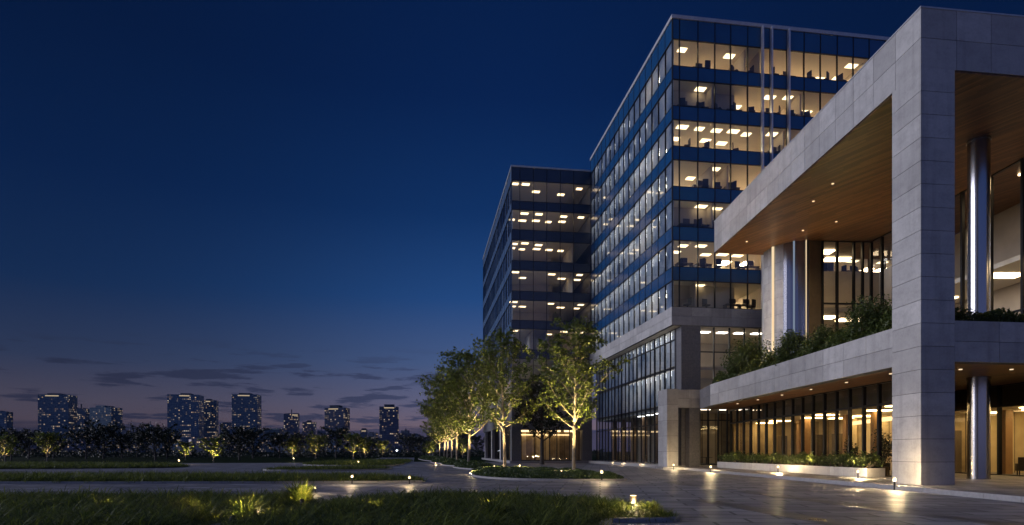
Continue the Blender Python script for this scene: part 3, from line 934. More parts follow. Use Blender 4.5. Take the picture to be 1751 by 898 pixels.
# ------------------------------------------------------------------ plants
def leaves_mesh(C, size, rg, aspect=.5, up=.0, fold=True):
    """one kite-shaped leaf per centre; returns vertices and quads"""
    n = len(C)
    d = rg.normal(size=(n, 3)); d[:, 2] = d[:, 2] * .7 + up
    d /= np.linalg.norm(d, axis=1, keepdims=True)
    r = rg.normal(size=(n, 3)); s = np.cross(d, r); s /= np.linalg.norm(s, axis=1, keepdims=True)
    L = size * rg.uniform(.65, 1.3, n)[:, None]
    V = np.stack([C - d * L * .5, C + s * L * aspect * .5, C + d * L * .5, C - s * L * aspect * .5], 1).reshape(-1, 3)
    return V, np.arange(4 * n).reshape(n, 4)


def tree_meshes(H, R, clear, limbs, twigs, per, leaf, seed, trunk_r, lm, bm, top=.5, droop=.0):
    rg = np.random.default_rng(seed); RR = random.Random(seed)
    tb = MB(); br = MB()
    lean = (RR.uniform(-.25, .25), RR.uniform(-.2, .2))

    def leader(h):
        t = h / H
        return Vector((lean[0] * t * t + .08 * math.sin(5 * t + seed), lean[1] * t * t + .08 * math.cos(4 * t + seed), h))
    hs = [-.15, 0, .12, .5, 1.2, clear, clear + .6]
    tb.tube([leader(max(h, 0)) + Vector((0, 0, min(h, 0))) for h in hs], [trunk_r * 1.75, trunk_r * 1.5, trunk_r * 1.2, trunk_r * 1.02, trunk_r * .95, trunk_r * .88, trunk_r * .75], 12)
    hh = np.linspace(clear + .55, H * .96, 9)
    br.tube([leader(h) for h in hh], [trunk_r * .76 * (1 - .93 * k / 8) for k in range(9)], 7)
    pts = []
    CHt = H - clear
    for i in range(limbs):
        t = (i + .3) / limbs
        h0 = clear - .1 + (CHt * .86) * t ** 1.05
        az = i * 2.4 + RR.uniform(-.4, .4)
        prof = math.sin(math.pi * min(1, (.30 + .70 * t) ** .95)) ** .75
        ln = R * prof * RR.uniform(.72, 1.15)
        rise = ln * RR.uniform(.7, 1.15)
        b0 = leader(h0)
        out = Vector((math.cos(az), math.sin(az), 0))
        side = Vector((-math.sin(az), math.cos(az), 0)) * RR.uniform(-.25, .25)
        P = []
        for k in range(6):
            s = k / 5
            P.append(b0 + out * ln * s + side * ln * s * s + Vector((0, 0, rise * (s ** .8 if t > .15 else s ** 1.25) - droop * ln * s * s)))
        r0 = max(.018, trunk_r * .42 * (1 - .75 * t))
        br.tube(P, [r0 * (1 - .85 * k / 5) for k in range(6)], 5)
        nt = max(4, int(twigs * prof))
        for k in range(nt):
            s = .22 + .78 * (k + RR.random()) / nt
            q0 = P[min(4, int(s * 5))].lerp(P[min(5, int(s * 5) + 1)], s * 5 - int(s * 5))
            dirn = (out * RR.uniform(.1, 1) + Vector((RR.gauss(0, .7), RR.gauss(0, .7), RR.uniform(-.25, .8)))).normalized()
            tl = RR.uniform(.35, 1.0) * (.55 + .45 * prof) * R / 3.2
            q1 = q0 + dirn * tl; q1.z += .05
            br.tube([q0, q0.lerp(q1, .55) + Vector((0, 0, .03)), q1], [r0 * .2 + .006, .008, .004], 3)
            m_ = int(per * RR.uniform(.6, 1.4))
            ss = rg.uniform(.15, 1.12, m_)[:, None]
            c = np.array(q0)[None] * (1 - ss) + np.array(q1)[None] * ss + rg.normal(scale=.10 * R / 3.2, size=(m_, 3)) * (.5 + ss)
            pts.append(c)
    pts = np.concatenate(pts)
    V, Q = leaves_mesh(pts, leaf, rg, .52, -.1)
    me_l = np_mesh('crown', V, Q, lm)

    def mbmesh(b, nm, mat):
        me = bpy.data.meshes.new(nm); me.from_pydata(b.v, [], b.f); me.materials.append(mat)
        me.polygons.foreach_set('use_smooth', [True] * len(me.polygons)); me.update(); return me
    return mbmesh(tb, 'trunk', bm), mbmesh(br, 'limbs', bm), me_l


def make_tree(name, meshes, loc, label, cat, group, rz=0.0, s=1.0):
    o = empty(name, (loc[0], loc[1], loc[2]), label, cat, group, rz)
    o.scale = (s, s, s)
    for nm, me in zip(('trunk', 'limbs', 'crown'), meshes): obj(nm, me, o)
    return o


TA = tree_meshes(11.5, 2.95, 3.0, 30, 13, 19, .25, 11, .125, M['leaf'], M['bark'])
TB = tree_meshes(12.8, 3.2, 3.1, 30, 13, 19, .27, 23, .13, M['leaf'], M['bark'])
TCm = tree_meshes(12.4, 4.1, 3.0, 32, 14, 19, .33, 37, .14, M['leaf'], M['bark'])
TD = tree_meshes(11.5, 4.2, 3.0, 30, 15, 20, .36, 58, .26, M['leaf_dark'], M['bark_dark'])
UPC = (1.0, .72, .31)


def uplight(loc, target, e, label, group='uplights at the tree trunks', cone=75, big=True):
    """a short ground spike spotlight"""
    o = empty('uplight', loc, label, 'spotlight', group)
    m = MB(); m.lathe([(.06, 0), (.06, .03), (.02, .031), (.02, .12)], (loc[0], loc[1]), 10)
    for i, (a, b, c) in enumerate(m.v): m.v[i] = (a, b, c + loc[2])
    m.build('spike', M['black'], o)
    d = (Vector(target) - Vector(loc)).normalized()
    c0 = Vector(loc) + Vector((0, 0, .12))
    m = MB(); m.tube([c0, c0 + d * .16, c0 + d * .2], [.055, .07, .075], 12); hd = m.build('lamp_head', M['black'], o)
    m = MB(); m.tube([c0 + d * .2, c0 + d * .206], [.066, .066], 12); m.build('lens', M['lens'], o).parent = hd
    lamp('uplight_lamp', 'SPOT', e, UPC, o, tuple(c0 + d * .24 - Vector(loc)), d.to_track_quat('-Z', 'Y').to_euler(), .06, math.radians(cone), .9)
    return o


TRG = 'row of uplit street trees along the path'
T1 = pt(983, 42.0); T2 = pt(862, 51.0)
row = [(pt(802, 66), TCm, .1, 1.06), (pt(782, 80), TCm, 2.2, 1.08), (pt(772, 96), TCm, 4.1, 1.08), (pt(766, 110), TCm, 1.2, 1.05), (pt(759.5, 127), TCm, 5.2, 1.1), (pt(752, 150), TCm, 3.3, 1.1)]
make_tree('street_tree', TA, (T1[0], T1[1], .12), 'uplit leafy tree with a pale trunk at the right end of the kerbed island', 'tree', TRG, .4)
make_tree('street_tree', TB, (T2[0], T2[1], .12), 'uplit leafy tree with a pale trunk at the left end of the kerbed island', 'tree', TRG, 1.9)
ords = ('first tree of the path row behind the kerbed island, warm lit', 'second tree of the path row behind the kerbed island, warm lit',
        'third tree along the path row, its thin trunk lit gold', 'fourth tree along the path row, half hidden by nearer crowns',
        'fifth tree along the path row, left edge of its crown dark', 'last and smallest tree at the far end of the path row')
for (p, ms, rz, s), lb in zip(row, ords):
    make_tree('street_tree', ms, (p[0], p[1], .1), lb, 'tree', TRG, rz, s)
TK = pt(926, 80)
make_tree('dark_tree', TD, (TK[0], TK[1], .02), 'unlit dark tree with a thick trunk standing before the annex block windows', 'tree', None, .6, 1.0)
uplight((T1[0] - 1.5, T1[1] - 1.6, .12), (T1[0], T1[1], 6.6), 8000, 'spotlight in the groundcover below the right island tree')
uplight((T1[0] + 1.7, T1[1] - .9, .12), (T1[0], T1[1], 7.0), 3800, 'spotlight right of the right island tree trunk')
uplight((T2[0] + 1.5, T2[1] - 1.7, .12), (T2[0], T2[1], 6.6), 8000, 'spotlight in the groundcover below the left island tree')
uplight((T2[0] - 1.7, T2[1] - .9, .12), (T2[0], T2[1], 7.0), 3800, 'spotlight left of the left island tree trunk')
for k, ((p, ms, rz, s), nm) in enumerate(zip(row, ('first', 'second', 'third', 'fourth', 'fifth', 'last'))):
    uplight((p[0] + 1.3, p[1] - 1.9, .1), (p[0], p[1], 6.4), 9500, 'spotlight at the foot of the %s tree of the path row' % nm)


# beds -----------------------------------------------------------------
def inside(P, poly):
    x, y = P[:, 0], P[:, 1]
    r = np.zeros(len(P), bool)
    n = len(poly)
    for i in range(n):
        x0, y0 = poly[i]; x1, y1 = poly[(i + 1) % n]
        c = ((y0 > y) != (y1 > y)) & (x < (x1 - x0) * (y - y0) / (y1 - y0 + 1e-12) + x0)
        r ^= c
    return r


def smooth_poly(poly, it=2):
    for _ in range(it):
        q = []
        for i in range(len(poly)):
            a, b = poly[i], poly[(i + 1) % len(poly)]
            q += [(a[0] * .75 + b[0] * .25, a[1] * .75 + b[1] * .25), (a[0] * .25 + b[0] * .75, a[1] * .25 + b[1] * .75)]
        poly = q
    return poly


def scatter(poly, dens, rg):
    xs = [p[0] for p in poly]; ys = [p[1] for p in poly]
    n = int((max(xs) - min(xs)) * (max(ys) - min(ys)) * dens)
    P = np.stack([rg.uniform(min(xs), max(xs), n), rg.uniform(min(ys), max(ys), n)], 1)
    return P[inside(P, poly)]


def edge_dist(P, poly):
    d = np.full(len(P), 1e9)
    for i in range(len(poly)):
        a = np.array(poly[i]); b = np.array(poly[(i + 1) % len(poly)]); ab = b - a
        t = np.clip(((P - a) @ ab) / (ab @ ab + 1e-12), 0, 1)[:, None]
        d = np.minimum(d, np.linalg.norm(P - (a + t * ab), axis=1))
    return d


def blades(B, az, L, wd, bend, lean, z0, rg, seg=3):
    """grass blades: arcs that bend outwards; B (n,2) roots, arrays for the rest"""
    n = len(B)
    dx, dy = np.cos(az), np.sin(az); sx, sy = -dy, dx
    V = np.zeros((n, 2 * seg + 1, 3)); ang = lean.copy(); x = np.zeros(n); z = np.zeros(n)
    for k in range(seg + 1):
        wk = wd * (1 - .35 * (k / seg)) * .5 if k < seg else 0
        if k < seg:
            for s, j in ((-1, 2 * k), (1, 2 * k + 1)):
                V[:, j, 0] = B[:, 0] + dx * x + s * sx * wk; V[:, j, 1] = B[:, 1] + dy * x + s * sy * wk; V[:, j, 2] = z0 + z
            ang = ang + bend / seg
            x = x + np.sin(ang) * L / seg; z = z + np.cos(ang) * L / seg
        else:
            V[:, 2 * seg, 0] = B[:, 0] + dx * x; V[:, 2 * seg, 1] = B[:, 1] + dy * x; V[:, 2 * seg, 2] = z0 + z
    base = (np.arange(n) * (2 * seg + 1))[:, None]
    T = []
    for k in range(seg - 1):
        T += [[2 * k, 2 * k + 1, 2 * k + 3], [2 * k, 2 * k + 3, 2 * k + 2]]
    T.append([2 * seg - 2, 2 * seg - 1, 2 * seg])
    Fx = np.concatenate([base + np.array(t)[None] for t in T])
    return V.reshape(-1, 3), Fx


def tuft_field(poly, tufts, per, L, wd, seed, zb, spread=.10, bend=1.3, hmap=None, seg=3):
    rg = np.random.default_rng(seed)
    T = scatter(poly, tufts, rg)
    ed = edge_dist(T, poly)
    th = rg.uniform(.55, 1.3, len(T)) * np.clip(.62 + ed * .55, 0, 1)
    if hmap is not None: th = th * hmap(T)
    n = len(T) * per
    idx = np.repeat(np.arange(len(T)), per)
    az = rg.uniform(0, 2 * np.pi, n)
    B = T[idx] + rg.normal(scale=spread, size=(n, 2))
    LL = L * th[idx] * rg.uniform(.55, 1.2, n)
    return blades(B, az, LL, wd * rg.uniform(.7, 1.3, n), bend * rg.uniform(.5, 1.6, n), rg.uniform(.02, .45, n), zb, rg, seg)


def bed(poly, label, kh=.12, kw=.18, soil=True, kerb=True):
    poly = smooth_poly(poly)
    if kerb:
        c = np.mean(np.array(poly), 0)
        mk = MB(); n = len(poly)
        nrm = []
        for i in range(n):
            a = Vector(poly[i - 1]); b = Vector(poly[(i + 1) % n]); e = (b - a).normalized(); nrm.append(Vector((e.y, -e.x)))
        area = sum(poly[i][0] * poly[(i + 1) % n][1] - poly[(i + 1) % n][0] * poly[i][1] for i in range(n))
        sg = 1 if area > 0 else -1
        outp = [(p[0] + sg * q.x * kw, p[1] + sg * q.y * kw) for p, q in zip(poly, nrm)]
        for i in range(n):
            j = (i + 1) % n
            mk.add([(*poly[i], .0), (*poly[j], .0), (*outp[j], .0), (*outp[i], .0), (*poly[i], kh), (*poly[j], kh), (*outp[j], kh), (*outp[i], kh)],
                   [(4, 5, 6, 7), (2, 3, 7, 6), (0, 1, 5, 4)])
        tag(mk.build('kerb', M['kerb']), kind='structure')
    m = MB(); m.sheet(poly, .06); tag(m.build('planting_soil', M['soil']), kind='structure')
    return poly


def grass_obj(name, VF, mat, label):
    o = obj(name, np_mesh(name, VF[0], VF[1], mat)); tag(o, label, 'grass', None, 'stuff'); return o


bedA = bed([(4.15, 15.0), (3.5, 17.2), (2.6, 19.4), (.5, 21.3), (-2, 21.8), (-4.3, 21), (-5.3, 19), (-5.65, 16.8), (-6.05, 13.5), (-6.3, 10.5), (1.6, 10.5), (2.0, 14.7), (3.2, 14.7)], '')
grass_obj('grass', tuft_field(bedA, 24, 66, .60, .021, 101, .06, .10, 2.0), M['grass'], 'long arching dark green grass of the near bed in front of the kerbed island')
bedB = bed([(-6.0, 19.8), (-6.1, 16.8), (-6.5, 13.5), (-6.75, 10.5), (-19, 10.5), (-23, 20.8), (-12, 21.2), (-8, 20.8)], '')
grass_obj('grass', tuft_field(bedB, 22, 60, .60, .021, 102, .06, .10, 1.9), M['grass'], 'long shaggy grass of the near left bed, warm lit at its right end')
bedC = bed([(-4.9, 32.3), (-5.2, 36), (-8, 39), (-14, 40.3), (-30, 40.3), (-46, 40), (-46, 32.4)], '')
grass_obj('grass', tuft_field(bedC, 14, 22, .55, .030, 103, .06, .14, 1.2, seg=2), M['grass'], 'dark grass strip with a straight stone kerb beyond the near beds')
bedD = bed([(-22.5, 54), (-16, 53), (-12.5, 55), (-11.5, 59), (-13, 63), (-18, 62), (-22, 58)], '')
bedE = bed([(-13.2, 69), (-19, 69.5), (-27, 76), (-27, 90), (-19, 120), (-15.5, 90)], '')
bedF = bed([(-34, 64), (-40, 60), (-60, 57), (-95, 58), (-95, 80), (-50, 80), (-38, 72)], '', kerb=False)
for k, (b, lb, L) in enumerate(((bedD, 'dark grass island left of the path, middle distance', .5), (bedE, 'dark grass island beside the far end of the path', .6),
                                (bedF, 'dark far left grass bed under the trees', .55))):
    grass_obj('grass', tuft_field(b, 6, 16, L, .05, 110 + k, .06, .2, 1.2, seg=2), M['grass'], lb)
isl = bed([(6.9, 35.3), (6.2, 39.5), (5.6, 45), (2.5, 51.5), (-1.2, 54.5), (-3.3, 53), (-3.1, 45.5), (-2.3, 40.2), (-.8, 37.2), (1.2, 35.8), (4, 35.2)], '')


def cover_field(poly, dens, size, h, seed, zb=.06):
    rg = np.random.default_rng(seed)
    P = scatter(poly, dens, rg); ed = edge_dist(P, poly)
    hh = h * np.clip(.35 + ed * .9, 0, 1) * (1 + .35 * np.sin(P[:, 0] * 1.7 + seed) * np.sin(P[:, 1] * 1.3))
    C = np.column_stack([P, zb + hh * rg.uniform(.15, 1, len(P)) ** .6])
    return leaves_mesh(C, size, rg, .42, .7)


grass_obj('groundcover', cover_field(isl, 330, .17, .34, 120), M['cover'], 'low leafy groundcover filling the kerbed island under two trees')
strips = [([(-3.9, 56), (-1.2, 57.5), (-2.5, 66), (-7.0, 68)], 'nearest'), ([(-7.3, 69.5), (-3.0, 67.5), (-5.0, 79), (-9.6, 81)], 'second'),
          ([(-9.9, 82.5), (-5.3, 80.5), (-8.5, 98), (-13.6, 100)], 'third'), ([(-14.0, 102), (-9, 100), (-18, 148), (-23.5, 150)], 'farthest')]
for k, (p, nm) in enumerate(strips):
    b = bed(p, '')
    grass_obj('groundcover', cover_field(b, 150 if k < 2 else 60, .24 if k < 2 else .4, .5, 130 + k), M['cover'], '%s rounded groundcover mound of the tree strip along the path' % nm)


# single lit grass tufts in the near beds
def tuft(loc, L, n, seed, label, wd=.030):
    rg = np.random.default_rng(seed)
    B = rg.normal(scale=.07, size=(n, 2)); az = rg.uniform(0, 2 * np.pi, n)
    V, Fx = blades(B, az, L * rg.uniform(.6, 1.15, n), wd * rg.uniform(.7, 1.3, n), 1.15 * rg.uniform(.5, 1.6, n), rg.uniform(.02, .4, n), 0, rg, 4)
    o = obj('grass_tuft', np_mesh('grass_tuft', V, Fx, M['grass']), None, loc)
    return tag(o, label, 'grass tuft', 'single grass tufts in the near beds')


tuft((-6.35, 18.6, .06), .95, 260, 1, 'tall bright grass tuft over a spotlight beside the paved gap')
tuft((-6.75, 19.1, .06), .9, 240, 2, 'tall grass tuft at the far corner of the near left bed, half lit')
tuft((-6.1, 14.1, .06), .85, 220, 3, 'fountain shaped grass tuft lit gold at the bottom edge of the left bed')
tuft((3.55, 15.7, .06), .5, 170, 4, 'short grass tuft right of the black path bollard')
tuft((2.35, 15.6, .06), .62, 200, 5, 'lit grass tuft left of the black path bollard')
tuft((-.4, 14.6, .06), .8, 200, 6, 'dark wide grass tuft at the bottom middle of the near bed')

uplight((-5.95, 13.0, .06), (-6.15, 14.3, .7), 150, 'spotlight in front of the fountain shaped grass tuft at the bottom edge', 'spotlights in the near grass beds', 120)
uplight((-6.0, 17.6, .06), (-6.6, 18.9, .8), 150, 'spotlight in front of the tall bright grass tuft by the paved gap', 'spotlights in the near grass beds', 120)

for x, y, tx, e, nm in ((-8.2, 15.4, -8.4, 45, 'right part of the near left grass'), (-11.0, 16.2, -11.2, 45, 'middle of the near left grass'), (-14.0, 15.6, -14.4, 38, 'far left part of the near left grass'),
                     (-3.6, 15.8, -3.6, 24, 'left part of the near middle grass'), (-.6, 16.4, -.4, 22, 'right part of the near middle grass')):
    uplight((x, y, .08), (tx, y + 3, 1.3), e * 1.7, 'added fill spotlight hidden in the ' + nm, 'spotlights in the near grass beds', 150)  # unseen fill lamps added to brighten the grass tops

# ------------------------------------------------------------------ planter along the wing
dpl = (-.045, 1.0)
A0 = (20.25, 35.0)


def plq(a, b): return (A0[0] + a * dpl[0] + b, A0[1] + a * dpl[1] + b * .12)


pl = empty('stone_planter', (A0[0], A0[1], .2), 'long low stone planter full of lit shrubs before the lobby windows', 'planter')
m = MB(); stone_prism(m, [plq(0, 0), plq(0, 1.05), plq(22.5, 1.05), plq(22.5, 0)], .2, .74, 3.6, .6, sides=(0, 3)); pbx = m.build('planter_box', STONE, pl)
m = MB(); m.prism([plq(.1, .12), plq(.1, .93), plq(22.4, .93), plq(22.4, .12)], .742, .76); m.build('soil', M['soil'], pl).parent = pbx


def shrub_mesh(r, h, n, leaf, seed, mat, spiky=.0):
    rg = np.random.default_rng(seed)
    k = 26
    cs = np.column_stack([rg.normal(scale=r * .5, size=(k, 2)), rg.uniform(.25, .85, k) * h])
    C = cs[rg.integers(0, k, n)] + rg.normal(size=(n, 3)) * np.array([r * .2, r * .2, h * .13])
    rad = np.linalg.norm(C[:, :2], axis=1)
    C = C[rad < r * 1.15]; C[:, 2] = np.clip(C[:, 2], .02, h * 1.1)
    V, Q = leaves_mesh(C, leaf, rg, .4, .35)
    S_ = MB()
    for i in range(9):
        p = cs[i]; S_.tube([(0, 0, 0), (p[0] * .5, p[1] * .5, p[2] * .6), (p[0], p[1], p[2])], [.03, .02, .008], 5)
    me = bpy.data.meshes.new('stem'); me.from_pydata(S_.v, [], S_.f); me.materials.append(M['bark_dark']); me.update()
    return me, np_mesh('foliage', V, Q, mat)


def shrub(ms, loc, label, group, s=1.0, rz=0.0, name='shrub'):
    o = empty(name, loc, label, 'shrub', group, rz); o.scale = (s, s, s)
    obj('stem', ms[0], o); obj('foliage', ms[1], o)
    return o


SM = [shrub_mesh(.66, .78, 700, .17, 200 + k, M['shrub']) for k in range(3)]
PG = 'shrubs in the long planter'
names = ['shrub at the near right end of the long planter'] + ['%s shrub of the long planter counted from its near right end' % w for w in
         ('second', 'third', 'fourth', 'fifth', 'sixth', 'seventh', 'eighth', 'ninth', 'tenth', 'eleventh', 'twelfth', 'thirteenth', 'fourteenth', 'fifteenth', 'sixteenth', 'seventeenth')] + ['shrub at the far left end of the long planter']
for k, nm in enumerate(names):
    x, y = plq(.6 + 21.2 * k / 17, .52)
    shrub(SM[k % 3], (x, y, .74), nm, PG, random.Random(k).uniform(.8, 1.2), k * 1.3)

for k, (a, nm) in enumerate(((1.6, 'near right end'), (6.5, 'second quarter'), (12.0, 'middle'), (18.5, 'far left end'))):
    x, y = plq(a, .16)
    uplight((x, y, .755), (x + .35, y + .4, 1.3), 170, 'small spotlight among the shrubs at the %s of the long planter' % nm, 'small spotlights in the long planter', 130)

# terrace planting
LG = 'shrubs on the terrace edge'


def terr(px, b):
    s = (px - 843) / 732; a = 27.2 / s - 27.2
    return wq(a, b)


BS = [shrub_mesh(1.45, 2.7, 5200, .19, 301, M['shrub']), shrub_mesh(1.25, 2.3, 4200, .19, 302, M['shrub']), shrub_mesh(.95, 1.25, 1900, .15, 303, M['shrub']), shrub_mesh(.95, 1.3, 1900, .15, 304, M['shrub'])]
for px, b, k, s, lb in ((1452, 1.5, 0, .92, 'largest rounded shrub on the terrace, before the upper windows'),
                        (1330, 1.3, 1, 1.0, 'upright bushy shrub on the terrace before the rounded drum wall'),
                        (1240, 1.6, 0, 1.22, 'broad leafy shrub at the far left end of the terrace, before the podium window'),
                        (1375, 1.5, 1, .85, 'smaller dark shrub between the two large terrace shrubs')):
    x, y = terr(px, b); shrub(BS[k], (x, y, ZB1 - .3), lb, LG, s, px * .7)


def hedge(px0, px1, b0, b1, h, seed, label, z=ZB1 - .3):
    rg = np.random.default_rng(seed)
    a0, b_ = Vector(terr(px0, 0)), Vector(terr(px1, 0))
    L = (b_ - a0).length; n = int(L * (b1 - b0) * 850)
    u = rg.uniform(0, 1, n); bb = rg.uniform(b0, b1, n)
    hh = h * (.78 + .22 * np.sin(u * L * 1.9 + seed) + .12 * np.sin(u * L * 4.3)) * np.sin(np.pi * np.clip((bb - b0) / (b1 - b0), .12, .88)) ** .5
    z_ = z + hh * rg.uniform(.25, 1.05, n)
    P = np.column_stack([a0.x + (b_.x - a0.x) * u + bb, a0.y + (b_.y - a0.y) * u + bb * .12, z_])
    V, Q = leaves_mesh(P, .22, rg, .45, .35)
    o = obj('hedge', np_mesh('hedge', V - np.array([a0.x, a0.y, z]), Q, M['shrub']), None, (a0.x, a0.y, z))
    return tag(o, label, 'hedge')


hedge(1526, 1420, .6, 1.7, 1.6, 5, 'bushy green hedge on the terrace beam nearest the tall corner column')
hedge(1418, 1300, .6, 1.7, 1.5, 6, 'middle run of green hedge along the terrace beam')
hedge(1298, 1206, .6, 1.8, 1.45, 7, 'far left run of hedge along the terrace beam')
rg = np.random.default_rng(8)
n = 9000; u = rg.uniform(1.75, 8.5, n); v = rg.uniform(.65, 1.9, n)
P = np.column_stack([C0[0] + u + v * dw[0], C0[1] + u * .12 + v, ZB1 - .3 + (1.0 + .12 * np.sin(u * 3)) * rg.uniform(.2, 1.0, n)])
V, Q = leaves_mesh(P, .17, rg, .42, .3)
tag(obj('hedge', np_mesh('hedge', V - np.array([C0[0], C0[1], ZB1]), Q, M['shrub']), None, (C0[0], C0[1], ZB1)), 'dark clipped hedge on the front beam right of the tall corner column', 'hedge')
# strip lamps hidden in the terrace planting light the foliage
for px, nm in ((1240, 'far left'), (1330, 'drum wall'), (1400, 'middle'), (1460, 'largest'), (1510, 'near')):
    x, y = terr(px, .9)
    uplight((x, y, ZB1 - .28), (x + .8, y + .3, ZB1 + 2), 800, 'small spotlight in the terrace planting by the %s shrub' % nm, 'spotlights in the terrace planting', 120)


for (x, y, tx, ty, e, nm) in ((20.9, 51.5, 21.6, 49.5, 2600, 'uplight on the terrace washing the drum wall and the canopy above'), (24.5, 47.3, 23.6, 43, 900, 'uplight on the terrace washing the canopy before the upper windows'),
                              (27.0, 35.5, 26.0, 34.0, 350, 'uplight on the terrace behind the upper steel column')):
    uplight((x, y, ZB1 - .28), (tx, ty, ZR0), e, nm, 'uplights washing the canopy', 130)

# ------------------------------------------------------------------ bollards
def make_bollard():
    o = empty('bollard_light', (0, 0, 0), 'x', 'bollard light')
    m = MB(); m.lathe([(.06, 0), (.06, .02), (.04, .021), (.04, .38)], n=14); m.build('post', M['black'], o)
    m = MB(); m.lathe([(.05, .381), (.065, .40), (.065, .49), (.05, .51)], n=18); m.build('lamp', M['lens'], o)
    m = MB(); m.lathe([(.07, .511), (.07, .53), (.05, .545)], n=18); m.build('cap', M['bronze'], o)
    return o


def make_path_light():
    o = empty('path_light', (0, 0, 0), 'x', 'path light')
    m = MB(); m.lathe([(.05, 0), (.05, .02), (.022, .021), (.022, .36)], n=14); m.build('post', M['black'], o)
    m = MB(); m.lathe([(.03, .361), (.05, .37), (.05, .40)], n=18); m.build('lamp', M['lens'], o)
    m = MB(); m.lathe([(.085, .401), (.085, .545)], n=18); m.build('head', M['bronze'], o)
    m = MB(); m.lathe([(.075, .546), (.075, .552), (.05, .556)], n=18); m.build('top_glow', M['lens'], o)
    return o


pth = make_path_light(); pth.location = (3.08, 15.6, 0); pth.scale = (1.05, 1.05, 1.05)
tag(pth, 'black path light with a bronze cylinder head at the near grass bed tip', 'path light')
lamp('path_lamp', 'POINT', 42, (1, .74, .40), None, (3.08, 15.45, .42), None, .08)
lamp('path_lamp', 'POINT', 22, (1, .74, .40), None, (3.08, 15.6, .72), None, .06)
boll = make_bollard()
BG = 'small bollard lights on the plaza'
spots = [(gp(889, 806, .1), .1, 1.0, 16, 'bollard light glowing between the two island trees'),
         (gp(1029, 821, .1), .1, 1.0, 22, 'bollard light near the right tip of the kerbed island'),
         (gp(960, 814, .1), .1, .7, 14, 'short bollard light in the groundcover left of the right island tree'),
         (gp(845, 805, .1), .1, .8, 14, 'bollard light left of the left island tree trunk'),
         (gp(602, 825.5, .1), .06, .8, 16, 'bollard light glowing in the grass strip behind the straight kerb'),
         (gp(700, 826, .1), .06, .7, 14, 'bollard light at the right end of the straight kerbed grass strip'),
         (gp(613, 796), .0, 1.0, 30, 'bollard light by the end of the middle grass island'),
         (gp(502, 789.5), .0, 1.2, 40, 'far bollard light on the pale path left of the grass islands'),
         (gp(306, 795), .0, 1.2, 40, 'far left bollard light beside the pale road'),
         ((16.82, 27.0), 0.0, 1.0, 60, 'bollard light at the foot of the tall corner column'),
         ((19.55, 34.7), .2, .8, 60, 'bollard light before the near end of the long planter'),
         ((18.85, 43.5), .2, .9, 80, 'bollard light before the middle of the long planter'),
         ((16.05, 49.6), 0.0, 1.0, 70, 'bollard light before the far end of the long planter'),
         ((14.9, 56.6), 0.0, 1.0, 45, 'bollard light at the foot of the stone portico pillar'),
         (gp(807, 812), 0.0, .5, 24, 'lowest bollard light at the left kerb of the island'),
         (gp(745, 795), 0.0, .5, 24, 'low bollard light on the kerb of the tree strip by the path'),
         (gp(539, 845), 0.06, .42, 7, 'low bollard light under the bright grass tuft by the paved gap'),
         (gp(441, 893), 0.06, .45, 6, 'low bollard light inside the gold lit grass tuft at the bottom edge')]
for px, y, nm in ((1028, 793.5, 'first'), (1047, 795, 'second'), (1063, 796.3, 'third'), (1094, 798.5, 'fourth')):
    spots.append((gp(px, y), 0.0, .5, 5, '%s of four tiny bollard lights along the tower plinth from the left' % nm))
first = True
for (x, y), z, s, e, lb in spots:
    o = boll if first else copy_tree(boll)
    first = False
    o.location = (x, y, z); o.scale = (s, s, s); tag(o, lb, 'bollard light', BG)
    lamp('bollard_lamp', 'POINT', e * 4.2, (1, .72, .38), None, (x, y - .12 * s, z + .66 * s), None, .07)
bd = bpy.data.objects
for o in [o for o in bd if o.type == 'LIGHT' and o.name.startswith('bollard_lamp')]:
    o.location.z += .02


# ------------------------------------------------------------------ furniture inside
def chair_mb(m, s=1.0, z=0):
    m.box(-.26, .26, -.26, .26, .42 * s, .52 * s); m.box(-.25, .25, .2, .28, .55 * s, 1.08 * s)
    m.box(-.04, .04, -.04, .04, .06, .42 * s); m.box(-.3, .3, -.03, .03, .02, .06); m.box(-.03, .03, -.3, .3, .021, .061)


m = MB(); chair_mb(m); chair_me = m.build('office_chair', M['chair'])
m = MB(); m.box(-.75, .75, -.35, .35, .70, .74); m.box(-.72, -.68, -.33, .33, 0, .7); m.box(.68, .72, -.33, .33, 0, .7)
m.box(-.32, .32, -.03, .01, .86, 1.26); m.box(-.05, .05, -.05, .02, .74, .86); desk_me = m.build('desk', M['desk'])
protos = {'c': chair_me, 'd': desk_me}
usedp = set()
fl = ('lowest', 'second', 'third', 'fourth', 'fifth', 'sixth', 'top')
R = random.Random(5)
for k, (z0, z1) in enumerate(rows):
    for a, b in zip(ub[1:13], ub[2:14]):
        if b - a < 1: continue
        for what in ('c', 'd'):
            if R.random() > (.75 if what == 'c' else .45): continue
            src = protos[what]
            o = src if what not in usedp else src.copy()
            if what in usedp: COL.objects.link(o)
            usedp.add(what)
            u = (a + b) / 2 + R.uniform(-.4, .4); v = .75 if what == 'c' else 1.35
            x, y = tq(u, v); o.location = (x, y, z0 - .12); o.rotation_euler = (0, 0, TANG + (R.uniform(0, 6.2) if what == 'c' else 0))
            if what == 'c': tag(o, 'dark office chair silhouetted behind the glass of the %s tower floor' % fl[k], 'office chair', 'chairs behind the %s tower floor windows' % fl[k])
            else: tag(o, 'desk with a screen behind the glass of the %s tower floor' % fl[k], 'desk', 'desks behind the %s tower floor windows' % fl[k])
            o.scale = (1.1, 1.1, 1.15)
# lobby armchairs and tables


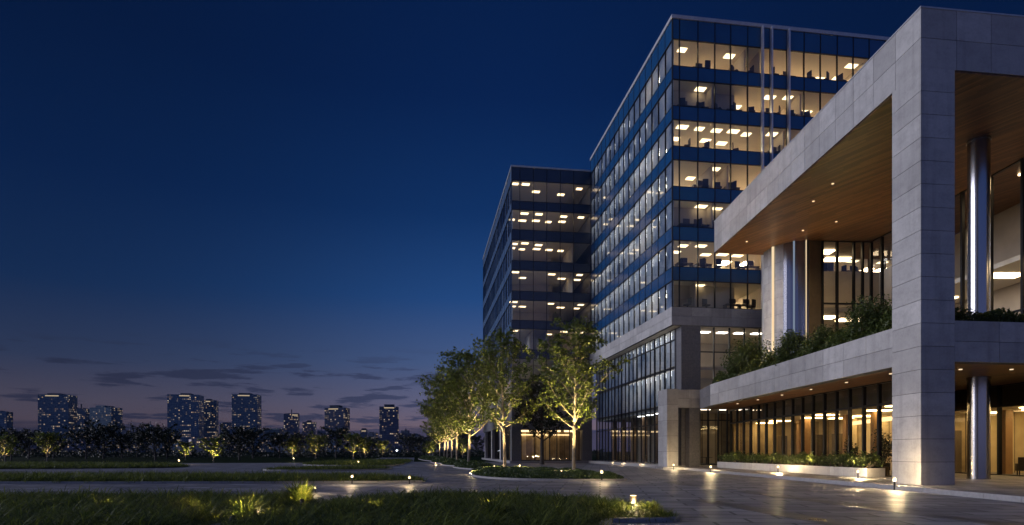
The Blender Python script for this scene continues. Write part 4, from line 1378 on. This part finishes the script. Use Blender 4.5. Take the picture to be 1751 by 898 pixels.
def armchair():
    o = empty('armchair', (0, 0, 0), 'x', 'armchair')
    m = MB(); m.box(-.36, .36, -.34, .3, .3, .46); m.build('seat', M['chair'], o)
    m = MB(); m.box(-.42, .42, .301, .42, .28, 1.0); m.build('backrest', M['chair'], o)
    for s in (-1, 1):
        m = MB(); m.box(s * .4 - .04, s * .4 + .04, -.34, .299, .28, .66); m.build('arm', M['chair'], o)
        for t_ in (-.28, .34):
            m = MB(); m.box(s * .36 - .025, s * .36 + .025, t_ - .025, t_ + .025, 0, .279); m.build('leg', M['black'], o)
    return o


ac = armchair(); firsta = True
AG = 'dark armchairs in the lobby'
for (x, y, rz, lb) in ((30.9, 34.2, 2.3, 'dark armchair behind glass right of the round steel column, nearest the frame edge'), (31.2, 37.2, 2.6, 'dark armchair behind glass just right of the round steel column'),
                       (31.0, 40.8, 2.1, 'dark armchair behind glass left of the round steel column'), (23.6, 39.2, 1.2, 'dark lobby armchair behind the near end of the long planter'),
                       (23.8, 43.0, 1.7, 'dark lobby armchair behind the middle of the long planter'), (24.0, 47.5, 1.3, 'dark lobby armchair behind the far end of the long planter')):
    o = ac if firsta else copy_tree(ac); firsta = False
    o.location = (x, y, .2); o.rotation_euler = (0, 0, rz); tag(o, lb, 'armchair', AG); o.scale = (1.15, 1.15, 1.15)


def table():
    o = empty('lobby_table', (0, 0, 0), 'x', 'table')
    m = MB(); m.lathe([(.5, .71), (.52, .73), (.52, .75)], n=24); m.build('tabletop', M['desk'], o)
    m = MB(); m.lathe([(.25, 0), (.25, .03), (.04, .04), (.04, .709)], n=16); m.build('pedestal', M['black'], o)
    return o


tb_ = table(); firstt = True
for x, y, lb in ((23.3, 41.0, 'round dark lobby table between the near armchairs'), (23.5, 45.2, 'round dark lobby table between the farther armchairs'), (23.3, 36.6, 'round dark lobby table near the tall corner column'), (19.8, 62.6, 'round dark table behind the podium ground windows')):
    o = tb_ if firstt else copy_tree(tb_); firstt = False
    o.location = (x, y, .22); tag(o, lb, 'table', 'round tables in the lobby'); o.scale = (1.2, 1.2, 1.2)
PM = [shrub_mesh(.75, 2.3, 1300, .16, 401, M['leaf_dark']), shrub_mesh(.45, 1.7, 900, .16, 402, M['leaf_dark'])]
for x, y, k, lb in ((22.9, 37.9, 0, 'bushy indoor plant behind the lobby glass nearest the corner column'), (23.2, 41.9, 1, 'slim pointed indoor plant in the bright lobby window')):
    o = empty('potted_plant', (x, y, .2), lb, 'plant', 'indoor plants in the lobby')
    m = MB(); m.lathe([(.24, .2), (.32, .75), (.29, .75)], (x, y), 20); m.build('pot', M['bronze'], o)
    a = obj('stem', PM[k][0], o, (0, 0, .5)); b = obj('foliage', PM[k][1], o, (0, 0, .5))

# ------------------------------------------------------------------ far city
CG = 'far city towers on the skyline'


def city_tower(px0, px1, ytop, d, rot, mat, label, crown=None, mast=False, step=None, name='city_tower', group=CG):
    x0, x1 = (px0 - CX) / F * d, (px1 - CX) / F * d
    wd = x1 - x0; cx = (x0 + x1) / 2; H = CH + (HY - ytop) / F * d
    c, s = math.cos(rot), abs(math.sin(rot))
    dep = wd * .62
    k = wd / (c * wd + s * dep)
    w_, dp = wd * k, dep * k
    o = empty(name, (cx, d, 0), label, 'skyscraper' if group == CG else 'building', group, rot)
    def part(nm, bx, mat_):
        m = MB(); m.box(*bx); me = bpy.data.meshes.new(nm); me.from_pydata(m.v, [], m.f); me.materials.append(mat_); me.update(); return obj(nm, me, o)
    part('wall', (-w_ / 2, w_ / 2, -dp / 2, dp / 2, 0, H), mat)
    if crown:
        f0, f1, ht, glow = crown
        rc = part('roof_crown', (w_ * (f0 - .5), w_ * (f1 - .5), -dp * .3, dp * .3, H, H + ht / F * d), M['city_dark'])
        if glow:
            cl_ = part('crown_light', (w_ * (f0 - .5), w_ * (f1 - .5), -dp / 2 - .5, -dp / 2 - .1, H - 3.0 / F * d, H - 1.4 / F * d), M['city_glow'])
            cl_.parent = rc
    if step:
        f0, f1, ht = step
        part('upper_storeys', (w_ * (f0 - .5), w_ * (f1 - .5), -dp * .45, dp * .45, H, H + ht / F * d), mat)
    if mast: part('mast', (-.7, .7, -.7, .7, H, H + 9), M['city_dark'])
    # roof parapet and plant boxes keep the outline from being a plain slab
    R = random.Random(int(px0 * 7 + ytop))
    for i in range(2):
        a = R.uniform(-.42, .2); b = a + R.uniform(.08, .2)
        part('plant_box', (w_ * a, w_ * b, -dp * .2, dp * .25, H + .01 * (i + 1), H + R.uniform(.7, 1.8) / F * d), M['city_dark'])
    return o


M['city_dark'] = simple('city_roof', (.035, .05, .08), .7)
M['city_glow'] = emit_mat('crown_lamp_glow', (1, .78, .5), .5)
blue = (.085, .145, .20)
cms = [city_mat('city_facade_%s' % c, tuple(v * s for v in blue), cell, l, .55, sd, rb) for c, cell, l, sd, s, rb in
       (('a', (2.7, 3.1), .20, 3.0, 1.0, .05), ('b', (2.6, 3.1), .18, 17.0, .8, .04), ('c', (2.7, 3.0), .15, 29.0, 1.15, .10), ('d', (2.7, 3.1), .17, 41.0, .85, .03))]
grey = (.10, .12, .17)
cmd = [city_mat('city_facade_%s' % c, tuple(v * s for v in grey), cell, l, .7, sd, rb) for c, cell, l, sd, s, rb in
       (('e', (2.8, 3.1), .22, 53.0, 1.0, .04), ('f', (2.6, 3.0), .19, 67.0, .9, .05))]
city_tower(-22, 16, 704, 900, .25, cms[2], 'dim blue tower cut by the left edge of the frame', None, False, None)
city_tower(74, 124.5, 676, 1000, .16, cms[0], 'tall boxy far tower, leftmost of the full height ones', (.24, .68, 2.5, True))
city_tower(128, 150.5, 699, 1150, .1, cms[1], 'slim short tower right beside the leftmost tall one', None, True)
city_tower(160, 203, 697.5, 1080, -.12, cms[2], 'squat wide tower with a stepped top and a lit ribbon floor', None, False, (.26, .66, 3.2))
city_tower(291, 345, 676, 1000, .2, cms[2], 'broad glassy blue tower, widest on the skyline', (.38, .70, 2.6, True))
city_tower(346, 372, 685, 1100, .2, cms[1], 'narrow dark tower touching the right side of the widest one', (.3, .6, 2.4, True))
city_tower(377.5, 399, 724, 1300, .2, cms[3], 'low far block between the paired towers and the next tall tower', (.2, .8, 1.6, False), group=CG)
city_tower(400, 444, 675.5, 1000, .12, cms[0], 'tall blue tower with a lit crown, right of the paired towers', (.24, .70, 2.5, True))
city_tower(486.5, 511, 708, 1200, .12, cmd[0], 'mid height tower with bright corner lights at its roof', (.6, 1.0, 1.0, True), True)
city_tower(517.5, 541, 722, 1350, .2, cmd[0], 'small stepped tower with a glowing roof lamp', (.35, .65, 3.0, True), group=CG)
city_tower(557.5, 596, 698, 1050, -.15, cmd[1], 'square residential tower with a brightly lit roof box', (.2, .68, 4.5, True))
city_tower(616, 629, 735, 1500, .1, cmd[0], 'tiny far tower left of the rightmost tower', (.2, .8, 2.5, True))
city_tower(648.5, 682.5, 696, 1050, .14, cmd[1], 'rightmost far tower with a rounded dark roof drum', (.25, .78, 4.0, True))
LB = 'low city blocks along the horizon'
R = random.Random(12)
lows = [(55, 72, 739, 1300), (18, 40, 744, 1250), (205, 220, 736, 1350), (222, 246, 741, 1250), (252, 262, 727, 1400), (266, 284, 738, 1300), (446, 462, 738, 1300), (462, 484, 733, 1250), (543, 556, 737, 1300), (598, 612, 742, 1250), (630, 646, 740, 1300), (686, 700, 736, 1300), (702, 716, 742, 1250), (126, 158, 745, 1200), (345, 376, 742, 1200), (450, 482, 735, 1100), (428, 452, 738, 900), (40, 72, 752, 900), (20, 45, 757, 800), (232, 252, 742, 1000), (250, 268, 731, 1200), (268, 292, 741, 900), (205, 232, 747, 950),
        (540, 558, 744, 1000), (596, 616, 748, 1100), (628, 648, 748, 1000), (684, 704, 741, 1100), (704, 724, 745, 1000), (510, 530, 746, 900), (380, 402, 744, 900), (330, 352, 748, 800), (120, 150, 754, 850), (300, 330, 756, 700), (560, 585, 752, 800), (655, 690, 752, 850), (-40, 10, 752, 900), (724, 760, 748, 1000), (470, 500, 750, 850), (150, 180, 752, 900), (75, 110, 751, 950)]
for i, (a, b, yt, d) in enumerate(lows):
    city_tower(a, b, yt, d, R.uniform(-.3, .3), R.choice(cmd + cms[3:]), 'low dark city block with scattered lit windows behind the tree line', None, R.random() < .2, None, 'city_block', LB)
# lit pylon
x, y = pt(325, 250)
py = empty('lit_pylon', (x, y, 0), 'slim pale lit pylon below the widest far tower', 'pylon')
m = MB(); m.box(x - .35, x + .35, y - .35, y + .35, 0, 6.6); m.build('shaft', emit_mat('pylon_glow', (.9, .82, .95), .35), py)
m = MB(); m.box(x - .6, x + .6, y - .6, y + .6, 0.001, .3); m.build('base', M['kerb'], py)
x, y = pt(679, 330)
lp = empty('street_lamp', (x, y, 0), 'bright white lamp at the far end of the path under the rightmost tower', 'street lamp')
m = MB(); m.lathe([(.08, 0), (.05, 2.6)], (x, y), 10); m.build('post', M['black'], lp)
m = MB(); m.lathe([(.1, 1.75), (.55, 2.0), (.6, 2.3), (.1, 2.6)], (x, y), 14); m.build('lamp_head', emit_mat('street_lamp_glow', (.86, .92, 1), 9), lp)

# far undergrowth
def undergrowth(x0, x1, y0, y1, h, n, seed, label, size=.8):
    rg = np.random.default_rng(seed)
    x = rg.uniform(x0, x1, n); y = rg.uniform(y0, y1, n)
    hh = h * (.65 + .35 * np.sin(x * .21 + seed) * np.sin(x * .083 + 1) + .15 * np.sin(x * .9))
    P = np.column_stack([x, y, hh * rg.uniform(.05, 1, n)])
    V, Q = leaves_mesh(P, size, rg, .5, .2)
    tag(obj('undergrowth', np_mesh('undergrowth', V, Q, M['leaf_dark'])), label, 'undergrowth', None, 'stuff')


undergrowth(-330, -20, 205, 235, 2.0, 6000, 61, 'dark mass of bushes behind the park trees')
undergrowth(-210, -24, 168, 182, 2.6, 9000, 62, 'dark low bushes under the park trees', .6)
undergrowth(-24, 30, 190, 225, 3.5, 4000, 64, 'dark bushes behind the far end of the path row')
# far trees ------------------------------------------------------------
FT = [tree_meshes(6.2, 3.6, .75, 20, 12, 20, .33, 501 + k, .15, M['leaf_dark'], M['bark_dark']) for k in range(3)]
FL = [tree_meshes(5.0, 2.4, 1.0, 18, 11, 12, .34, 511 + k, .10, M['leaf'], M['bark']) for k in range(2)]
dark = [(92, 150, 1.35, 'below the leftmost tall far tower'), (148, 138, 1.3, 'below the slim short far tower'), (178, 145, 1.4, 'below the squat wide far tower'),
        (208, 150, 1.3, 'right of the squat wide far tower'), (265, 120, 1.25, 'left of the widest far tower, standing nearest the road'), (285, 150, 1.35, 'at the left corner of the widest far tower'),
        (20, 115, 1.1, 'at the left edge of the frame'), (50, 140, 1.1, 'between the frame edge and the leftmost tall far tower'), (410, 125, 1.3, 'below the tall tower with a lit crown, left one'), (432, 150, 1.3, 'below the tall tower with a lit crown, right one'),
        (478, 150, 1.35, 'below the mid height tower with corner lights'), (510, 175, 1.3, 'below the small stepped tower'), (575, 165, 1.35, 'below the square residential tower'), (636, 190, 1.2, 'left of the rightmost far tower'),
        (700, 200, 1.25, 'just left of the path row'), (718, 210, 1.4, 'behind the far end of the path row, left one'), (742, 230, 1.6, 'behind the far end of the path row, right one'), (786, 210, 1.5, 'left of the annex block, behind the row'), (815, 220, 1.5, 'at the left edge of the annex block'),
        (235, 170, 1.3, 'between the squat tower and the widest tower'), (545, 190, 1.2, 'between the small stepped tower and the residential tower'), (392, 180, 1.2, 'below the low far block')]
for i, (px, d, s, lb) in enumerate(dark):
    x, y = pt(px, d); make_tree('park_tree', FT[i % 3], (x, y, 0), 'dark bushy park tree ' + lb, 'tree', 'dark trees across the park', i * 1.1, s * (.74 + .2 * ((i * 7) % 5) / 4))
litt = [(365, 95, .85, 'right of the slim lit pylon'), (500, 150, 1.1, 'below the gap between the stepped and mid towers'), (540, 145, 1.25, 'left of the residential tower'), (605, 135, 1.25, 'beside the pale road right of the residential tower'), (624, 165, 1.2, 'left of the rightmost tower'), (654, 180, 1.1, 'below the rightmost tower'),
        (735, 165, 1.0, 'at the far end of the path'), (318, 120, .8, 'left of the slim lit pylon'), (8, 100, .95, 'at the far left edge of the park'), (80, 112, 1.15, 'before the leftmost dark trees'), (792, 170, 1.2, 'behind the trunks of the path row')]
for i, (px, d, s, lb) in enumerate(litt):
    x, y = pt(px, d); make_tree('lit_park_tree', FL[i % 2], (x, y, 0), 'small gold lit park tree ' + lb, 'tree', 'small uplit trees across the park', i * 1.7, s * .92)
    uplight((x + .5, y - 1.1, 0), (x, y, 3.2), 2200 if px > 300 else 700, 'spotlight under the gold park tree ' + lb, 'spotlights under the small park trees', 95)

# ------------------------------------------------------------------ thin evening haze
hm = NT('evening_haze'); pv = hm.n('VolumePrincipled'); pv.inputs['Color'].default_value = (.45, .60, .90, 1); pv.inputs['Density'].default_value = .000025
pv.inputs['Anisotropy'].default_value = 0.0
hm.t.links.new(pv.outputs[0], hm.out.inputs['Volume'])
m = MB(); m.box(-1900, 1900, -90, 1800, -1.0, 135.0); hz = m.build('haze', hm.mat); hz['kind'] = 'stuff'
# ------------------------------------------------------------------ render settings
SC.view_settings.view_transform = 'Standard'
SC.view_settings.look = 'None'
SC.view_settings.exposure = 0.0
SC.view_settings.gamma = 1.0
cy = SC.cycles
cy.use_denoising = True
try: cy.denoiser = 'OPENIMAGEDENOISE'
except Exception: pass
cy.max_bounces = 7; cy.diffuse_bounces = 4; cy.glossy_bounces = 4; cy.transparent_max_bounces = 14; cy.transmission_bounces = 4
cy.caustics_reflective = False; cy.caustics_refractive = False
cy.sample_clamp_indirect = 4.0
cy.use_light_tree = True
